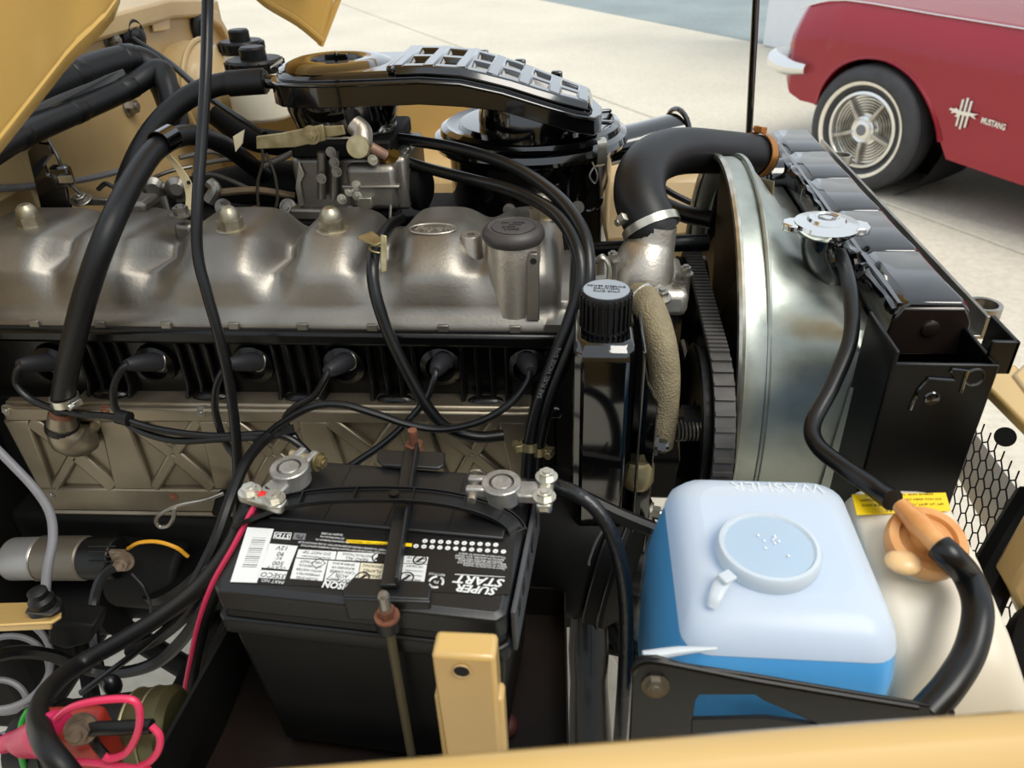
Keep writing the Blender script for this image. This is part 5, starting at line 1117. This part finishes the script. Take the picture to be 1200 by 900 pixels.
# main cables
wirething('positive_cable', 'thick black battery cable sweeping from the left terminal to the lower left corner', pts((303, 577, .49), (290, 600, .47), (272, 640, .46), (240, 682, .45), (195, 718, .45), (140, 752, .44), (90, 780, .42), (58, 808, .37), (45, 838, .325), (52, 868, .288), (75, 900, .272), (100, 930, .27)), .0082, rub, 'cable', n=14)
rw = thing('striped_cable', 'black cable with a pink red stripe running from the left terminal down beside the battery', 'cable', at(222, 810, Y=.44))
rp_ = pts((318, 574, .475), (305, 592, .465), (282, 636, .452), (256, 682, .446), (240, 726, .445), (230, 770, .445), (221, 815, .445))
MB().tube(rp_, .0062, n=12).build('core_cable', rub, rw)
MB().tube([p+V((-.0028, -.0048, .0022)) for p in rp_], .0026, n=8).build('red_stripe', red_, rw)
MB().tube([at(297, 588, Y=.462), at(304, 581, Y=.464), at(311, 585, Y=.462)], .0052, n=8, k=2).build('red_tape', mat('bright_red_tape', 'd2201c', .4), rw)
for lab, q, r in (('black cable crossing the gap over the visible ground', ((-20, 772, .44), (20, 764, .46), (60, 768, .48), (105, 785, .50), (150, 787, .50), (190, 772, .50), (225, 735, .49), (245, 690, .48)), .0068), ('thin glossy black lead crossing diagonally over the visible ground', ((95, 812, .42), (125, 790, .43), (165, 760, .44), (205, 725, .45), (240, 680, .46)), .0032), ('black cable dropping behind the battery cable to the relay', ((245, 668, .47), (225, 712, .47), (190, 745, .47), (150, 765, .46)), .006)):
    wirething('black_cable', lab, pts(*q), r, rubg, 'cable', 'battery area cables')
wirething('black_harness', 'black taped harness dropping from the wires to the left battery terminal', pts((345, 503, .667), (318, 510, .655), (298, 528, .62), (283, 552, .58), (268, 590, .54), (252, 635, .51), (225, 690, .48)), .006, rub, 'cable')
# ground strap at right terminal
gs = thing('ground_cable', 'flat black ground cable arching from the right battery terminal down to the tray side', 'cable', at(725, 850, Y=.42))
MB().tube(pts((612, 571, .515), (645, 569, .50), (675, 578, .485), (703, 602, .475), (722, 640, .465), (732, 690, .455), (734, 740, .445), (732, 790, .435), (728, 850, .42), (724, 900, .41)), .0063, n=12).build('strap', mat('glossy_vinyl', '1a1b1e', .28, bump=.3, bs=300), gs)
wirething('lower_hose', 'black hose running from behind the right terminal towards the washer tank', pts((635, 562, .56), (680, 582, .55), (730, 606, .54), (790, 630, .53)), .0075, rub, 'hose')
wirething('thin_loop_wire', 'thin grey wire loop beside the alternator', pts((716, 608, .52), (700, 632, .52), (691, 655, .52), (690, 662, .52)), .0012, grey)
# relay cluster
rl = thing('starter_relay', 'black starter relay with olive metal end band and red base in the lower left corner', 'relay', at(120, 900, Y=.36))
ax_ = V((.97, .12, .1)).normalized(); c0 = at(100, 866, Y=.36)
MB().lathe([(.02, -.055), (.032, -.052), (.034, -.04), (.034, .05), (.032, .052)], c0, ax_, 36).build('relay_drum', plas, rl)
MB().lathe([(.0345, .046), (.0358, .048), (.0358, .078), (.030, .084), (.01, .086)], c0, ax_, 36).build('end_band', mat('olive_steel', '5e5a3c', .4, .6, col2='403c26'), rl)
MB().torus(c0+ax_*.049, ax_, .0358, .0014, 36, 6).torus(c0+ax_*.064, ax_, .036, .001, 36, 6).build('band_bead', zinc, rl)
MB().ball(at(132, 803, Y=.40), (.008, .008, .012), 12, 8).build('drum_knob', rubg, rl)
for k in (-.02, .005): MB().torus(c0+ax_*k, ax_, .0342, .0012, 36, 6).build('drum_rib', plas2, rl)
MB().box(at(92, 872, Y=.32), (.05, .03, .06), rz=.1).build('red_base', redr, rl, bevel=.006)
MB().hexa(at(96, 853, Y=.31), (.3, -.8, .5), .008, .012).build('terminal_stud', dirt, rl)
MB().tube(pts((104, 854, .31), (135, 853, .31), (178, 851, .312)), .0052, n=12).build('heat_shrink', rub, rl)
MB().tube(pts((104, 858, .31), (112, 872, .31), (124, 886, .308)), .0035, n=8).build('short_lead', rub, rl)
bo = thing('terminal_boot', 'bright magenta rubber boot over a cable end in the lower left corner', 'rubber boot', at(40, 890, Y=.31))
MB().tube([at(5, 872, Y=.325), at(18, 868, Y=.322), at(32, 868, Y=.318), at(52, 862, Y=.312), at(60, 861, Y=.31)], [.0072, .008, .0125, .0155, .015], n=20).build('boot_sleeve', pink, bo)
MB().lathe([(.017, -.003), (.0175, 0), (.0165, .003), (.013, .004)], at(62, 861, Y=.309), V((1, -.3, .2)), 28).build('boot_rim', pink, bo)
MB().tube(pts((-30, 862, .335), (-8, 870, .33), (8, 872, .325)), .0068, n=12).build('cable_end', rub, bo)
wirething('pink_wire', 'pink red wire looping over the black starter relay', pts((66, 843, .305), (82, 830, .305), (110, 822, .306), (145, 819, .308), (160, 824, .308), (164, 840, .306), (160, 862, .302), (148, 882, .298), (130, 889, .296), (122, 886, .296)), .0027, red_)
wirething('pink_wire', 'pink red wire curling down from the grey heat shrink end', pts((178, 851, .31), (187, 862, .306), (186, 878, .302), (176, 892, .298), (160, 900, .296)), .0027, red_)
wirething('pink_wire', 'pink red wire lying along the bottom edge of the picture', pts((85, 893, .30), (110, 894, .298), (140, 898, .296), (175, 903, .294)), .0027, red_)
wirething('green_wire', 'green wire rising beside the magenta boot', pts((33, 832, .345), (26, 845, .34), (24, 858, .335), (24, 880, .33), (30, 905, .325)), .0024, green)
# stays over the visible ground
ss = thing('steering_linkage', 'black steering rods crossing under the bay above the visible ground', 'linkage', at(180, 780, Z=.40))
MB().tube([at(80, 690, Z=.5), at(160, 748, Z=.45), at(330, 850, Z=.40)], .017, n=12, k=1).build('drag_rod', dark, ss)
MB().tube([at(95, 745, Z=.5), at(110, 830, Z=.48)], .011, n=10, k=1).build('stay', dark, ss)
MB().tube([at(275, 690, Z=.5), at(185, 860, Z=.5)], .014, n=10, k=1).build('stay', dark, ss)
MB().tube([at(60, 700, Z=.55), at(240, 700, Z=.55)], .03, n=12, k=1).build('axle_tube', dark, ss)
MB().tube([at(660, 680, Z=.45), at(800, 820, Z=.42)], .02, n=10, k=1).build('stay', dark, ss)
